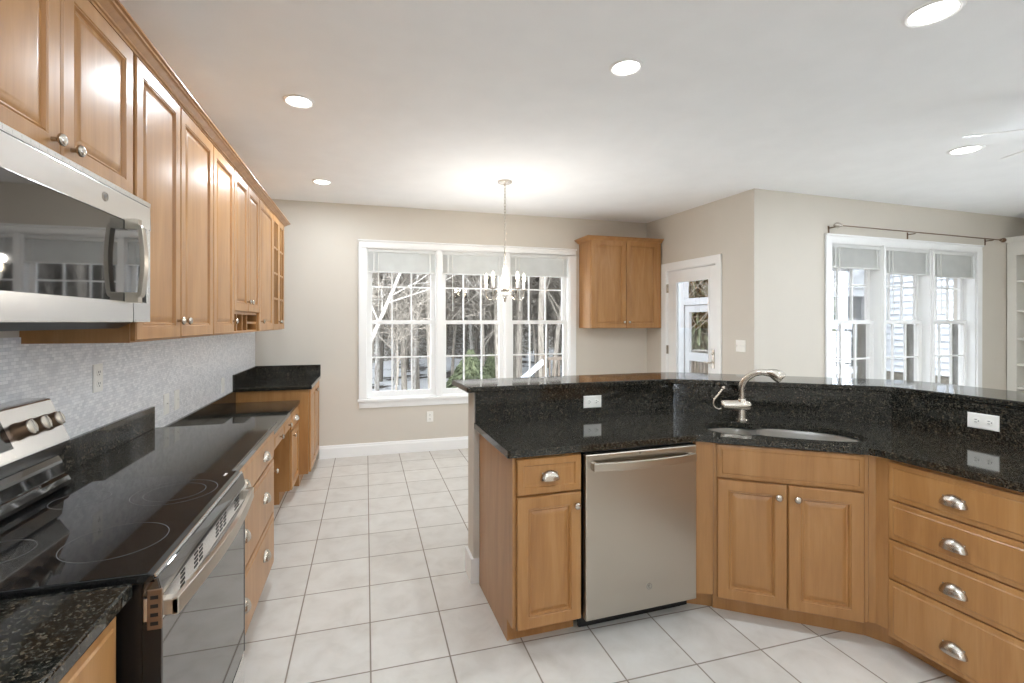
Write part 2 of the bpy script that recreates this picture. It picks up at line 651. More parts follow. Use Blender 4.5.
def window(name, origin, ang, units, z0, z1, grey=False, deep=0.0):
    w = empty(name, origin, ang, kind='structure')
    a, b = units[0][0], units[-1][1]
    m = MB()
    cw = .082
    m.box(a - cw, a, -.02, 0, z0 - .02, z1)                       # side casings
    m.box(b, b + cw, -.02, 0, z0 - .02, z1)
    m.box(a - cw, b + cw, -.02, 0, z1, z1 + .058)                 # head casing with a cap
    m.prism([(-.0, z1 + .058), (-.024, z1 + .058), (-.036, z1 + .072), (-.036, z1 + .08), (0, z1 + .08)], 'x', a - cw - .008, b + cw + .008)
    for (_, p), (q, _) in zip(units, units[1:]):
        m.box(p, q, -.018, .12 + deep, z0, z1)
    m.build('casing', 'white_trim', w, bevel=.004)
    m = MB()
    m.box(a - cw - .012, b + cw + .012, -.045, .0, z0 - .028, z0)
    m.box(a, b, 0, .13 + deep, z0 - .028, z0 + .012)
    m.build('sill', 'white_trim', w, bevel=.004)
    m = MB()
    m.box(a - cw, b + cw, -.018, 0, z0 - .098, z0 - .028)
    m.build('apron', 'white_trim', w, bevel=.003)
    m = MB()
    for u0, u1 in units:
        m.box(u0, u0 + .012, .0, .13 + deep, z0, z1)
        m.box(u1 - .012, u1, .0, .13 + deep, z0, z1)
        m.box(u0, u1, .0, .13 + deep, z1 - .012, z1)
    m.build('jamb', 'white_trim', w)
    if grey:                                                       # grey-brown outer screen tracks, lower half only
        m = MB()
        for u0, u1 in units:
            m.box(u1 - .012, u1 + .03, .131 + deep, .22 + deep, z0, (z0 + z1) / 2)
            m.box(u0 - .03, u0 + .012, .131 + deep, .22 + deep, z0, (z0 + z1) / 2)
        m.build('screen_track', 'jamb_grey', w)
    mid = (z0 + z1) / 2 + .007
    for u0, u1 in units:
        sash(w, u0 + .012, u1 - .012, mid - .02, z1 - .012, .085 + deep)
        sash(w, u0 + .012, u1 - .012, z0 + .012, mid + .02, .05 + deep, bott=.06)
    return w


R_ANG = math.atan2(C3[1] - C2[1], C3[0] - C2[0])
S_ANG = math.atan2(C2[1] - C1[1], C2[0] - C1[0])
window('window_1', (0, YF, 0), 0, W1, *WIN_Z)
window('window_2', (C2[0], C2[1], 0), R_ANG, W2, *WIN_Z, grey=True, deep=.03)
window('added_window_3', (XW, YB, 0), PI / 2, ADDED_W3, .3, 2.5)  # unseen, added to let in daylight from behind
window('added_window_4', (C3[0], C3[1], 0), -PI / 2, ADDED_W4, .15, 2.45)  # unseen, added for more daylight from the right


def door_in_side_wall():
    d = empty('door_1', (C1[0], C1[1], 0), S_ANG, kind='structure')
    u0, u1, _, zt = DOOR
    m = MB()
    cw = .085
    m.box(u0 - cw - .01, u0 - .008, -.02, 0, 0, zt + .085)
    m.box(u1 + .0, u1 + cw - .01, -.02, 0, 0, zt + .085)
    m.box(u0 - cw - .01, u1 + cw - .01, -.022, 0, zt + .004, zt + .09)
    m.box(u0 - .008, u0 + .006, -.01, .13, 0, zt + .004)
    m.box(u1 - .006, u1, -.01, .13, 0, zt + .004)
    m.box(u0, u1, -.01, .13, zt - .006, zt + .004)
    m.build('casing', 'white_trim', d, bevel=.003)
    m = MB()
    a, b, g0, g1, gz0, gz1 = u0 + .012, u1 - .012, .552, 1.10, .26, 1.925
    m.box(a, g0, .0, .04, .012, zt - .012)
    m.box(g1, b, .0, .04, .012, zt - .012)
    m.box(g0, g1, .0, .04, .012, gz0)
    m.box(g0, g1, .0, .04, gz1, zt - .012)
    m.box(g0, g0 + .018, -.008, 0, gz0, gz1)
    m.box(g1 - .018, g1, -.008, 0, gz0, gz1)
    m.box(g0, g1, -.008, 0, gz0 - .0, gz0 + .018)
    m.box(g0, g1, -.008, 0, gz1 - .018, gz1)
    leaf = m.build('door_leaf', 'white_trim', d, bevel=.002)
    m = MB()
    m.box(g0 - .004, g1 + .004, .016, .022, gz0 - .004, gz1 + .004)
    m.build('pane', 'window_glass', leaf)
    for z in (.3, 1.07, 1.80):
        m = MB()
        m.box(a - .02, a + .012, -.012, -.0, z, z + .10)
        m.tube([(a - .004, -.014, z), (a - .004, -.014, z + .1)], .006)
        m.build('hinge', 'nickel', d)
    m = MB()
    m.box(1.135, 1.168, -.008, 0, .96, 1.16)
    m.tube([(1.151, 0, 1.02), (1.151, -.045, 1.02), (1.145, -.055, 1.02), (1.07, -.055, 1.022)], .009)
    m.tube([(1.151, -.006, 1.12), (1.151, -.022, 1.12)], .014, 12)
    m.build('lever_handle', 'nickel', d, smooth=40)


door_in_side_wall()

# unseen overhangs added outside the two visible windows to shade their jambs
for nm, p, q in (('shading_eave_1', (XW - .1, YF + .145), (C1[0] + .1, YF + .145)), ('shading_eave_2', (C2[0] + .35, C2[1] + .235), (C3[0], C3[1] + .22))):
    o, ang = frame_of(p, q)
    m = MB()
    m.prism([(0, 2.58), (.62, 2.50), (.62, 2.66), (0, 2.86)], 'x', 0, math.hypot(q[0] - p[0], q[1] - p[1]))
    tag(m.build(nm, 'porch_white', loc=o, rotz=ang), kind='structure')

# tiled splash on the left wall
m = MB()
m.box(XW + .001, XW + .009, -.8, 4.62, .70, 1.40)
m.box(XW + .001, XW + .009, 4.62, YF - .002, .95, 1.40)
tag(m.build('backsplash', 'marble_mosaic'), kind='structure')

# pony wall carrying the raised bar
PW_F = [(.575, 2.582), (1.878, 2.616), (2.800, 1.936), (2.905, -.55)]       # kitchen side
PW_B = [(.575, 2.722), (1.925, 2.756), (2.935, 2.010), (3.043, -.55)]       # dining side
m = MB()
m.prism(PW_F + PW_B[::-1], 'z', 0, 1.062)
tag(m.build('wall_peninsula', 'wall_paint'), kind='structure')
m = MB()
m.prism([(.575, 2.59), (.575, 2.737), (.56, 2.737), (.56, 2.575), (.607, 2.575), (.607, 2.588)], 'z', 0, .135)
m.prism([(.575, 2.722), (1.925, 2.756), (2.935, 2.010), (3.043, -.55), (3.058, -.55), (2.95, 2.018), (1.930, 2.771), (.56, 2.737)], 'z', 0, .135)
tag(m.build('baseboard_peninsula', 'white_trim', bevel=.003), kind='structure')


# ------------------------------------------------------------------ cabinet parts
DOOR_RINGS = [(0, -.015), (.004, -.020), (.050, -.020), (.0525, -.0165), (.0545, -.0165), (.058, -.0188), (.062, -.0105), (.067, -.0095), (.073, -.0125), (.086, -.0172), (.090, -.0175)]
FRONT_RINGS = [(0, -.013), (.005, -.0155), (.020, -.0165), (.024, -.020), (.03, -.020)]


def knob(parent, u, z, y=-.020):
    M = Matrix.Translation((u, y, z)) @ Matrix.Rotation(PI / 2, 4, 'X')
    m = MB()
    m.lathe([(.006, 0), (.0055, .010), (.008, .014), (.0155, .019), (.0165, .024), (.013, .029), (.006, .031), (0, .0312)], 16, M)
    return m.build('knob', 'nickel', parent, smooth=50)


def cup_pull(parent, u, z, w=.092, y=-.020):
    """Bin pull: a hood open below, on a thin back plate."""
    a, b, c = w / 2, .043, .028
    m = MB()
    N, K = 14, 6
    for sc_ in (1.0, .90):
        rows = []
        for j in range(K + 1):
            ph = (PI / 2) * j / K                # 0 = top against drawer, PI/2 = front rim
            rows.append([(u + sc_ * a * math.cos(t), y - .001 - sc_ * c * math.sin(ph) * math.sin(t) ** .8 if 0 < t < PI else y - .001,
                          z - .018 + sc_ * b * math.cos(ph) * math.sin(t)) for t in [PI * k / N for k in range(N + 1)]])
        m.loft(rows, False, False, closed=False)
    m.box(u - a * .8, u + a * .8, y - .002, y, z - .016, z + .014)
    return m.build('cup_pull', 'nickel', parent, smooth=50, weld=False)


def door(parent, u, z, w, h, kn=None, mat='maple'):
    m = MB()
    m.panel(w, h, DOOR_RINGS, u, z, -.001)
    d = m.build('door', mat, parent, smooth=25)
    if kn:
        knob(d, *kn)
    return d


def drawer(parent, u, z, w, h, pulls=(), knobs=(), name='drawer', rings=FRONT_RINGS):
    m = MB()
    m.panel(w, h, rings, u, z, -.001)
    d = m.build(name, 'maple', parent, smooth=25)
    for p in pulls:
        cup_pull(d, *p)
    for k in knobs:
        knob(d, *k)
    return d


def base_body(parent, w, depth, top, toe=.10, toe_in=.075, mat='maple', open_under=False):
    m = MB()
    m.prism([(0, toe), (toe_in, toe), (toe_in, 0), (depth, 0), (depth, top), (0, top)], 'x', 0, w)
    return m.build('body', mat, parent)


CT, CB = .89, .858                          # worktop top and underside
L_ANG = PI / 2
XB = -.512                                  # front of base carcasses on the left run

# ------------------------------------------------------------------ left wall cabinets
XU = -.788
UB, UT = 1.378, 2.394


def upper_body(parent, w, z0, z1, depth=.308):
    m = MB()
    m.box(0, w, 0, depth, z0, z1)
    m.box(.0, w, -.001, 0, z0, z0 + .012)
    return m.build('body', 'maple', parent, bevel=.0015)


def left_upper(y0, y1, label, z0=UB, doors=(), cat='wall cabinet'):
    c = empty('wall_cabinet', (XU, y0, 0), L_ANG, label, cat, 'maple wall cabinets on the left wall')
    upper_body(c, y1 - y0, z0, UT)
    for (a, b, k) in doors:
        door(c, a - y0 + .004, z0 + .006, b - a - .008, UT - z0 - .022, k and (k[0] - y0, k[1]))
    return c


left_upper(1.118, 1.915, 'short two-door maple wall cabinet directly above the microwave', 1.868,
           [(1.118, 1.512, (1.470, 1.915)), (1.512, 1.915, (1.553, 1.915))])
left_upper(1.93, 2.80, 'tall two-door maple wall cabinet right next to the microwave', UB,
           [(1.93, 2.345, (2.305, 1.455)), (2.345, 2.80, (2.385, 1.455))])
left_upper(2.803, 3.213, 'single-door maple wall cabinet between the tall pair and the wine cubbies', UB,
           [(2.803, 3.213, (3.175, 1.455))])


def wine_cabinet():
    y0, y1 = 3.216, 3.917
    w = y1 - y0
    zc = 1.512
    c = empty('wine_cabinet', (XU, y0, 0), L_ANG, 'maple wall cabinet with two doors above open wine cubbies', 'wall cabinet',
              'maple wall cabinets on the left wall')
    m = MB()
    m.box(0, w, 0, .308, zc, UT)
    m.box(0, .018, 0, .308, UB, zc)
    m.box(w - .018, w, 0, .308, UB, zc)
    m.box(.018, w - .018, 0, .308, UB, UB + .016)
    m.box(.018, w - .018, .296, .308, UB, zc)
    m.box(0, w, -.0008, .0, zc - .012, zc)
    m.build('body', 'maple', c)
    door(c, .004, zc + .006, w / 2 - .006, UT - zc - .022, (w / 2 - .035, 1.585))
    door(c, w / 2 + .002, zc + .006, w / 2 - .006, UT - zc - .022, (w / 2 + .035, 1.585))
    for u in (.13, .27, .40):
        m = MB()
        m.box(u, u + .014, .002, .294, UB + .016, zc - .001)
        m.build('divider', 'maple', c)
    m = MB()
    m.box(.414, w - .018, .002, .294, 1.438, 1.452)
    m.build('shelf', 'maple', c)


wine_cabinet()
left_upper(3.92, 4.458, 'narrow single-door maple wall cabinet beside the glass doors', UB, [(3.92, 4.458, (3.965, 1.455))])


def glass_cabinet():
    y0, y1 = 4.461, 5.04
    w = y1 - y0
    c = empty('glass_cabinet', (XU, y0, 0), L_ANG, 'maple wall cabinet with two mullioned glass doors, last of the row', 'wall cabinet',
              'maple wall cabinets on the left wall')
    m = MB()
    t = .018
    m.box(0, t, 0, .308, UB, UT)
    m.box(w - t, w, 0, .308, UB, UT)
    m.box(t, w - t, 0, .308, UB, UB + t)
    m.box(t, w - t, 0, .308, UT - t, UT)
    m.box(t, w - t, .298, .308, UB + t, UT - t)
    m.build('body', 'maple', c)
    for z in (1.62, 1.86, 2.1):
        m = MB()
        m.box(t, w - t, .03, .296, z, z + .016)
        m.build('shelf', 'maple', c)
    for i, u in enumerate((.004, w / 2 + .002)):
        dw, z0, z1 = w / 2 - .006, UB + .006, UT - .016
        m = MB()
        f = .048
        m.box(u, u + f, -.02, -.001, z0, z1)
        m.box(u + dw - f, u + dw, -.02, -.001, z0, z1)
        m.box(u + f, u + dw - f, -.02, -.001, z0, z0 + f)
        m.box(u + f, u + dw - f, -.02, -.001, z1 - f, z1)
        m.box(u + dw / 2 - .009, u + dw / 2 + .009, -.018, -.003, z0 + f, z1 - f)
        for k in range(1, 4):
            zz = z0 + f + (z1 - z0 - 2 * f) * k / 4
            m.box(u + f, u + dw - f, -.017, -.004, zz - .009, zz + .009)
        d = m.build('glass_door', 'maple', c, bevel=.002)
        m = MB()
        m.box(u + f - .004, u + dw - f + .004, -.010, -.007, z0 + f - .004, z1 - f + .004)
        m.build('pane', 'window_glass', d)
        knob(d, u + dw - .03 if i == 0 else u + .03, 1.455)


glass_cabinet()

# crown running over the whole row, returning at its far end
CROWN = [(0, 0), (-.018, 0), (-.020, .006), (-.026, .008), (-.028, .013), (-.048, .027), (-.056, .030), (-.058, .036), (-.066, .039), (-.066, .046), (0, .046)]


def crown_run(parts, name, parent=None):
    """parts: list of outward-offset polylines; each profile point follows the mitred path."""
    m = MB()
    loops = []
    for off, h in CROWN:
        loops.append([(p[0] + n[0] * -off, p[1] + n[1] * -off, p[2] + h) for p, n in parts])
    rows = [[lp[i] for lp in loops] for i in range(len(parts))]
    m.loft(rows)
    return m.build(name, 'maple', parent)


crown = crown_run([((XU - .018 + .019, .75, UT - .014), (1, 0)), ((XU + .001, 5.041, UT - .014), (1, 1)), ((XW + .002, 5.041, UT - .014), (0, 1))], 'crown_molding')
tag(crown, 'long maple crown molding along the top of the left wall cabinets', 'molding')

# ------------------------------------------------------------------ microwave
XM = -.724


def logo(parent, u, y, z, r, mats=('nickel', 'grey_mark')):
    """Round badge with a ring and an inner scroll, facing -y."""
    m = MB()
    M = Matrix.Translation((u, y, z)) @ Matrix.Rotation(PI / 2, 4, 'X')
    m.lathe([(r, 0), (r, .0015), (r * .9, .002), (0, .002)], 24, M)
    m.mi = 1
    pts = [(u + r * .8 * math.cos(t), y - .0022, z + r * .8 * math.sin(t)) for t in [2 * PI * k / 24 for k in range(25)]]
    m.tube(pts, r * .06, 6)
    for s in (-1, 1):
        m.tube([(u + s * r * .1 + r * .3 * math.cos(t), y - .0022, z + r * .42 * math.sin(t)) for t in [s * .6 + 4.6 * k / 12 for k in range(13)]], r * .06, 6)
    m.build('badge', list(mats), parent, weld=False)


def microwave():
    y0, w = 1.166, .762
    c = empty('microwave', (XM, y0, 0), L_ANG, 'stainless over-the-range microwave with black glass door', 'microwave')
    z0, z1 = 1.449, 1.846
    m = MB()
    m.box(0.002, w - .002, .022, .365, z0, z1 + .018)
    m.build('body', 'black_plastic', c, bevel=.003)
    gz0, gz1, gu = 1.515, 1.770, w - .028
    m = MB()                                        # stainless front with the opening for the glass
    m.box(0, w, 0, .022, gz1, z1)
    m.box(gu, w, 0, .022, gz0, gz1)
    m.box(0, w, 0, .022, z0, gz0)
    m.box(0, .02, 0, .022, gz0, gz1)
    f = m.build('front', 'stainless_bright', c, bevel=.003)
    m = MB()
    m.box(.635, .637, -.0006, .004, z0, gz0)
    m.build('seam', 'dark_slot', f)
    m = MB()
    m.box(.02, gu, .002, .022, gz0, gz1)
    d = m.build('glass', 'appliance_glass', c)
    m = MB()
    uh = .592
    pts = [(uh, .001, gz0 + .014), (uh, -.036, gz0 + .012), (uh, -.046, gz0 + .03), (uh, -.053, (gz0 + gz1) / 2), (uh, -.046, gz1 - .03), (uh, -.036, gz1 - .012), (uh, .001, gz1 - .014)]
    path = catmull(pts[1:-1], 6, False)
    loops = []
    for i, p in enumerate(path):
        loops.append([(uh - .014, p.y, p.z), (uh + .014, p.y, p.z), (uh + .014, p.y + .013, p.z), (uh - .014, p.y + .013, p.z)])
    m.loft(loops)
    for z in (gz0 + .012, gz1 - .012):
        m.box(uh - .014, uh + .014, -.036, .001, z - .016, z + .016)
    m.build('handle', 'stainless', c, bevel=.002)
    m = MB()
    m.prism([(.03, z0), (.33, z0), (.29, z0 - .020), (.07, z0 - .020)], 'x', .03, w - .06)
    m.build('vent_grille', 'black_plastic', c)
    m = MB()
    m.box(.0, w, .0, .02, z1 + .001, z1 + .016)
    for k in range(24):
        m.box(.03 + k * .029, .05 + k * .029, -.0005, .004, z1 + .004, z1 + .012)
    m.build('top_vent', 'stainless_bright', c)
    logo(c, .462, -.0002, 1.812, .014)


microwave()

# ------------------------------------------------------------------ range


def cooking_range():
    y0, w = 1.205, .748
    XR = -.447
    BACK = .015                                          # console set back against the wall
    c = empty('range', (XR, y0, 0), L_ANG, 'black and stainless electric range with a smooth glass cooktop', 'range')
    m = MB()                                             # carcass
    m.box(.004, w - .004, .022, .60, .05, .885)
    m.box(.03, w - .03, .06, .58, 0, .05)
    m.build('body', 'black_plastic', c)
    m = MB()                                             # glass top with a sloped front lip
    m.prism([(-.004, .884), (.0, .896), (.012, .902), (.545, .902), (.545, .880), (-.004, .880)], 'x', 0, w)
    top = m.build('cooktop', 'cooktop_glass', c, bevel=.002)
    m = MB()
    m.prism([(-.0065, .8925), (-.0035, .8985), (-.0005, .8985), (-.003, .8925)], 'x', 0, w)
    m.build('edge_trim', 'stainless_bright', top)

    def ring(u, v, r, r2=None):
        m = MB()
        for rr in [r] + ([r2] if r2 else []):
            n = 48
            for k in range(n):
                a, b = 2 * PI * k / n, 2 * PI * (k + 1) / n
                m.bm.faces.new([m.bm.verts.new((u + q * math.cos(t), v + q * math.sin(t), .9025)) for q, t in ((rr, a), (rr, b), (rr - .0016, b), (rr - .0016, a))])
        m.build('burner_ring', 'grey_mark', top)
    ring(.20, .155, .110)
    ring(.555, .145, .118, .085)
    ring(.20, .40, .075)
    ring(.555, .40, .075)
    m = MB()
    m.box(.690, .720, .035, .043, .9021, .9026)
    m.build('marking', 'white_plastic', top)
    # control console at the back
    m = MB()
    m.prism([(.520, 1.010), (.490, 1.058), (.493, 1.066), (.545, 1.196), (.556, 1.200), (.62, 1.200), (.62, 1.010)], 'x', .0, w - .03)
    m.mi = 1
    g = m.build('console', ['stainless_bright'], c, bevel=.003, loc=(0, BACK, 0))
    m = MB()
    m.prism([(.500, .903), (.490, .912), (.487, .926), (.494, .940), (.506, .946), (.512, .992), (.525, 1.009), (.615, 1.009), (.615, .903)], 'x', .002, w - .032)
    m.build('console_base', 'appliance_glass', c, bevel=.003, loc=(0, BACK, 0))
    # sloped face basis: bottom (.4925,1.066) top (.545,1.196)
    fy, fz = Vector((0, .052, .130)).normalized(), Vector((0, -.130, .052)).normalized()
    o = Vector((0, .4930, 1.066))

    def on_face(u, t, d):
        return Vector((u, 0, 0)) + o + fy * t + fz * d
    m = MB()
    lo = [on_face(u, t, .0015) for u, t in ((.14, .025), (.465, .025), (.465, .118), (.14, .118))]
    hi = [on_face(u, t, .004) for u, t in ((.14, .025), (.465, .025), (.465, .118), (.14, .118))]
    m.loft([[v - fz * .003 for v in lo], hi])
    m.build('display', 'appliance_glass', c, loc=(0, BACK, 0))
    for u in (.045, .105, .515, .580, .647):
        k_m = MB()
        M = Matrix.Translation(on_face(u, .068, 0)) @ Matrix(((1, 0, 0, 0), (0, fy.y, fz.y, 0), (0, fy.z, fz.z, 0), (0, 0, 0, 1)))
        k_m.lathe([(.027, 0), (.027, .006), (.0240, .010), (.0235, .034), (.022, .036), (0, .036)], 24, M)
        k_m.mi = 1
        k_m.lathe([(.0215, .0361), (.0215, .0385), (.020, .0395), (0, .0395)], 24, M)
        kb = k_m.build('knob', ['bronze', 'stainless'], c, smooth=40, loc=(0, BACK, 0))
        g_m = MB()
        ps = [M @ Vector(p) for p in ((-.002, -.021, .039), (.002, -.021, .039), (.002, .021, .039), (-.002, .021, .039))]
        qs = [M @ Vector(p) for p in ((-.0012, -.020, .046), (.0012, -.020, .046), (.0012, .020, .046), (-.0012, .020, .046))]
        g_m.loft([ps, qs])
        g_m.build('grip', 'stainless_bright', kb, bevel=.001)
    # front: black band, slotted strip, oven door, drawer
    m = MB()
    m.prism([(.02, .879), (-.005, .891), (-.008, .891), (-.017, .850), (.02, .850)], 'x', 0, w)
    m.build('front_band', 'appliance_glass', c, bevel=.002)
    m = MB()
    m.box(0, w, -.016, .02, .795, .848)
    strip = m.build('vent_strip', 'stainless_bright', c, bevel=.002)
    for u in (.11, .205, .243, .39, .43, .47, .60, .632):
        for z in (.806, .817, .828, .839):
            m = MB()
            m.box(u, u + .026, -.0168, -.012, z, z + .0055)
            m.build('vent_slot', 'dark_slot', strip)
    m = MB()
    m.box(.008, w - .008, -.014, .02, .235, .793)
    dr = m.build('oven_door', 'oven_glass', c, bevel=.003)
    for u in (0, w - .008):
        m = MB()
        m.box(u, u + .008, -.015, .02, .235, .793)
        m.build('door_edge', 'black_plastic', dr)
    m = MB()
    m.box(-.003, .004, -.017, .012, .778, .866)
    e = m.build('end_cap', 'bronze', c, bevel=.002)
    m = MB()
    for z in (.788, .807, .826, .845):
        m.box(-.0036, .0, -.010, .005, z, z + .008)
    m.build('end_slots', 'dark_slot', e)
    m = MB()
    N = 18
    loops = []
    for k in range(N + 1):
        u = .006 + (w - .012) * k / N
        y = -.046 - .022 * math.sin(PI * k / N)
        loops.append([(u, y, .800), (u, y, .838), (u, y + .014, .838), (u, y + .014, .800)])
    m.loft(loops)
    for u in (.006, w - .030):
        m.box(u, u + .024, -.046, -.014, .802, .836)
    m.build('handle', 'stainless', dr, bevel=.002)
    m = MB()
    m.box(.004, w - .004, -.014, .02, .055, .222)
    m.build('storage_drawer', 'stainless_bright', c, bevel=.003)


cooking_range()

# ------------------------------------------------------------------ left base cabinets and worktops


def near_base():
    y0, y1 = -.35, 1.190
    c = empty('base_cabinet', (XB - .002, y0, 0), L_ANG, 'maple base cabinet under the worktop in the lower left corner', 'base cabinet', 'maple base cabinets on the left')
    w = y1 - y0
    base_body(c, w, .57, CB - .001)
    for a, b in ((0, w / 2), (w / 2, w)):
        drawer(c, a + .008, .69, b - a - .03, .155, [((a + b) / 2, .765)])
        door(c, a + .008, .105, b - a - .03, .572, (b - .06, .62))


near_base()


def drawer_base():
    y0, y1 = 1.958, 2.915
    w = y1 - y0
    c = empty('drawer_cabinet', (XB, y0, 0), L_ANG, 'maple three-drawer base cabinet right of the range, two pulls per drawer', 'base cabinet', 'maple base cabinets on the left')
    base_body(c, w, .58, CB - .001)
    for z, h, pz in ((.695, .155, .772), (.395, .292, .562), (.105, .282, .272)):
        drawer(c, .012, z, w - .024, h, [(.235, pz), (.678, pz)])


drawer_base()


def desk():
    y0, y1 = 2.935, 4.517
    w = y1 - y0
    top = .727
    c = empty('desk_cabinet', (-.588, y0, 0), L_ANG, 'low maple desk with kneehole and small drawers on the left', 'desk')
    m = MB()
    a, b, e = .40, 1.17, w
    for u0, u1 in ((0, a), (b, e)):
        m.prism([(0, .1), (.075, .1), (.075, 0), (.49, 0), (.49, top), (0, top)], 'x', u0, u1)
    m.box(a, b, .0, .49, top - .115, top)
    m.box(a, b, .46, .49, .02, top - .115)
    m.build('body', 'maple', c)
    for u0, u1 in ((a + .01, (a + b) / 2), ((a + b) / 2, b - .01)):
        drawer(c, u0 + .004, top - .11, u1 - u0 - .008, .098, (), [((u0 + u1) / 2, top - .06)])
    drawer(c, .01, .582, a - .02, .135, [(a / 2, .65)])
    door(c, .01, .105, a - .02, .465, (a - .03, .50))
    drawer(c, b + .01, .582, e - b - .02, .135, [((b + e) / 2, .65)])
    door(c, b + .01, .105, e - b - .02, .465, (b + .04, .535))


desk()


def far_base():
    y0, y1 = 4.525, YF - .006
    w = y1 - y0
    c = empty('base_cabinet', (-.495, y0, 0), L_ANG, 'maple two-door base cabinet against the far wall beyond the desk', 'base cabinet', 'maple base cabinets on the left')
    base_body(c, w, .58, CB - .005)
    wd = (w - .05) / 2
    door(c, .04, .105, wd, .735, (.04 + wd - .03, .79))
    door(c, .046 + wd, .105, wd, .735, (.046 + wd + .03, .79))


far_base()


def counter(name, rect, z, label, th=.032, splash=None):
    x0, x1, y0, y1 = rect
    m = MB()
    m.box(x0, x1, y0, y1, z - th, z)
    o = m.build(name, 'granite', bevel=.005)
    tag(o, label, 'countertop', 'black granite tops on the left')
    for s in splash or ():
        m = MB()
        m.box(*s)
        m.build('splash', 'granite', o, bevel=.003)
    return o


XC = XW + .010
counter('countertop', (XC, -.482, -.4, 1.198), CT, 'speckled black granite worktop in the lower left corner', splash=[(XC, XC + .02, -.4, 1.198, CT + .0005, CT + .115)])
counter('countertop', (XC, -.482, 1.957, 2.925), CT, 'black granite worktop between the range and the low desk', splash=[(XC, XC + .02, 1.957, 2.905, CT + .0005, CT + .115)])
counter('countertop', (XC, -.562, 2.932, 4.522), .76, 'low black granite desktop with wood showing in its reflection', splash=[(XC, XC + .02, 2.932, 4.522, .7605, .865)])
counter('countertop', (XW + .002, -.462, 4.50, YF - .002), .885, 'black granite top in the far left corner with upstands on two sides',
        splash=[(XW + .002, XW + .022, 4.50, YF - .022, .8855, 1.0), (XW + .002, -.462, YF - .022, YF - .002, .8855, 1.0)])

# ------------------------------------------------------------------ peninsula
P1, P1E = (.628, 1.998), (1.583, 2.027)
A1 = math.atan2(P1E[1] - P1[1], P1E[0] - P1[0])
P2, P2E = (1.659, 1.981), (2.169, 1.621)
A2 = math.atan2(P2E[1] - P2[1], P2E[0] - P2[0])
P3 = (2.214, 1.540)
D3 = (.044, -.999)
A3 = math.atan2(D3[1], D3[0])


def loc2(p, ang, u, v):
    return (p[0] + u * math.cos(ang) - v * math.sin(ang), p[1] + u * math.sin(ang) + v * math.cos(ang))


def end_cabinet():
    c = empty('base_cabinet', (*P1, 0), A1, 'narrow maple cabinet at the open end of the peninsula', 'base cabinet', 'maple peninsula cabinets')
    w = .325
    base_body(c, w, .555, CB - .001)
    m = MB()
    m.prism([(-.004, .1), (.071, .1), (.071, 0), (.555, 0), (.555, CB - .001), (-.004, CB - .001)], 'x', -.009, -.0005)
    m.build('end_panel', 'maple', c)
    drawer(c, .008, .685, w - .014, .160, [(w / 2, .765)], rings=DOOR_RINGS[:2] + [(.03, -.020), (.033, -.0155), (.038, -.015), (.05, -.018), (.054, -.018)])
    door(c, .008, .093, w - .014, .582, (w - .035, .62))


end_cabinet()


def dishwasher():
    o = loc2(P1, A1, .334, 0)
    c = empty('dishwasher', (*o, 0), A1, 'stainless dishwasher with a curved bar handle', 'dishwasher')
    w = .617
    m = MB()
    m.box(.004, w - .004, .004, .54, .09, CB - .004)
    m.box(.03, w - .03, .06, .54, .0, .09)
    m.build('body', 'black_plastic', c)
    m = MB()
    m.box(.004, w - .004, .045, .06, .012, .098)
    m.build('toe_plate', 'black_plastic', c)
    m = MB()
    m.box(.004, w - .002, -.026, .003, .078, .842)
    d = m.build('door', 'stainless', c, bevel=.006)
    m = MB()
    N = 18
    loops = []
    for k in range(N + 1):
        u = .03 + (w - .058) * k / N
        y = -.058 - .020 * math.sin(PI * k / N)
        loops.append([(u, y, .770), (u, y, .808), (u, y + .013, .808), (u, y + .013, .770)])
    m.loft(loops)
    for u in (.03, w - .052):
        m.box(u, u + .024, -.058, -.024, .772, .806)
    m.build('handle', 'stainless', d, bevel=.003)
    m = MB()
    m.box(.285, .297, -.0266, -.02, .826, .830)
    m.build('indicator', 'dark_slot', d)
    logo(d, .34, -.0262, .188, .017, ('stainless', 'grey_mark'))


dishwasher()


def sink_base():
    c = empty('sink_cabinet', (*P2, 0), A2, 'maple corner cabinet with two doors under the sink', 'base cabinet', 'maple peninsula cabinets')
    m = MB()
    m.prism([(0, .095), (.06, .095), (.06, 0), (.53, 0), (.53, .64), (.02, .64), (.02, CB - .001), (0, CB - .001)], 'x', 0, .640)
    m.build('body', 'maple', c)
    # corner posts turning towards the neighbours
    m = MB()
    q = Matrix.Rotation(-A2, 2)

    def to(p):
        v = q @ Vector((p[0] - P2[0], p[1] - P2[1]))
        return (v.x, v.y)
    m.prism([(-.001, 0.0), (-.001, .02), to((1.587, 2.060)), to((1.587, 2.022))], 'z', .095, CB - .001)
    m.prism([(-.001, .07), (-.001, .09), to((1.587, 2.130)), to((1.587, 2.100))], 'z', 0, .095)
    m.build('corner_post', 'maple', c)
    m = MB()
    e = to((2.2150, 1.5405))
    m.prism([(.641, 0.0), (.668, 0.0), (e[0], e[1]), to((2.2450, 1.556)), (.665, .03), (.641, .03)], 'z', .095, CB - .001)
    m.prism([(.641, .062), to((2.292, 1.545)), to((2.31, 1.56)), (.641, .085)], 'z', 0, .095)
    m.build('corner_post', 'maple', c)
    drawer(c, .016, .688, .606, .162, name='false_front')
    door(c, .016, .096, .300, .584, (.280, .625))
    door(c, .321, .096, .300, .584, (.357, .625))


sink_base()


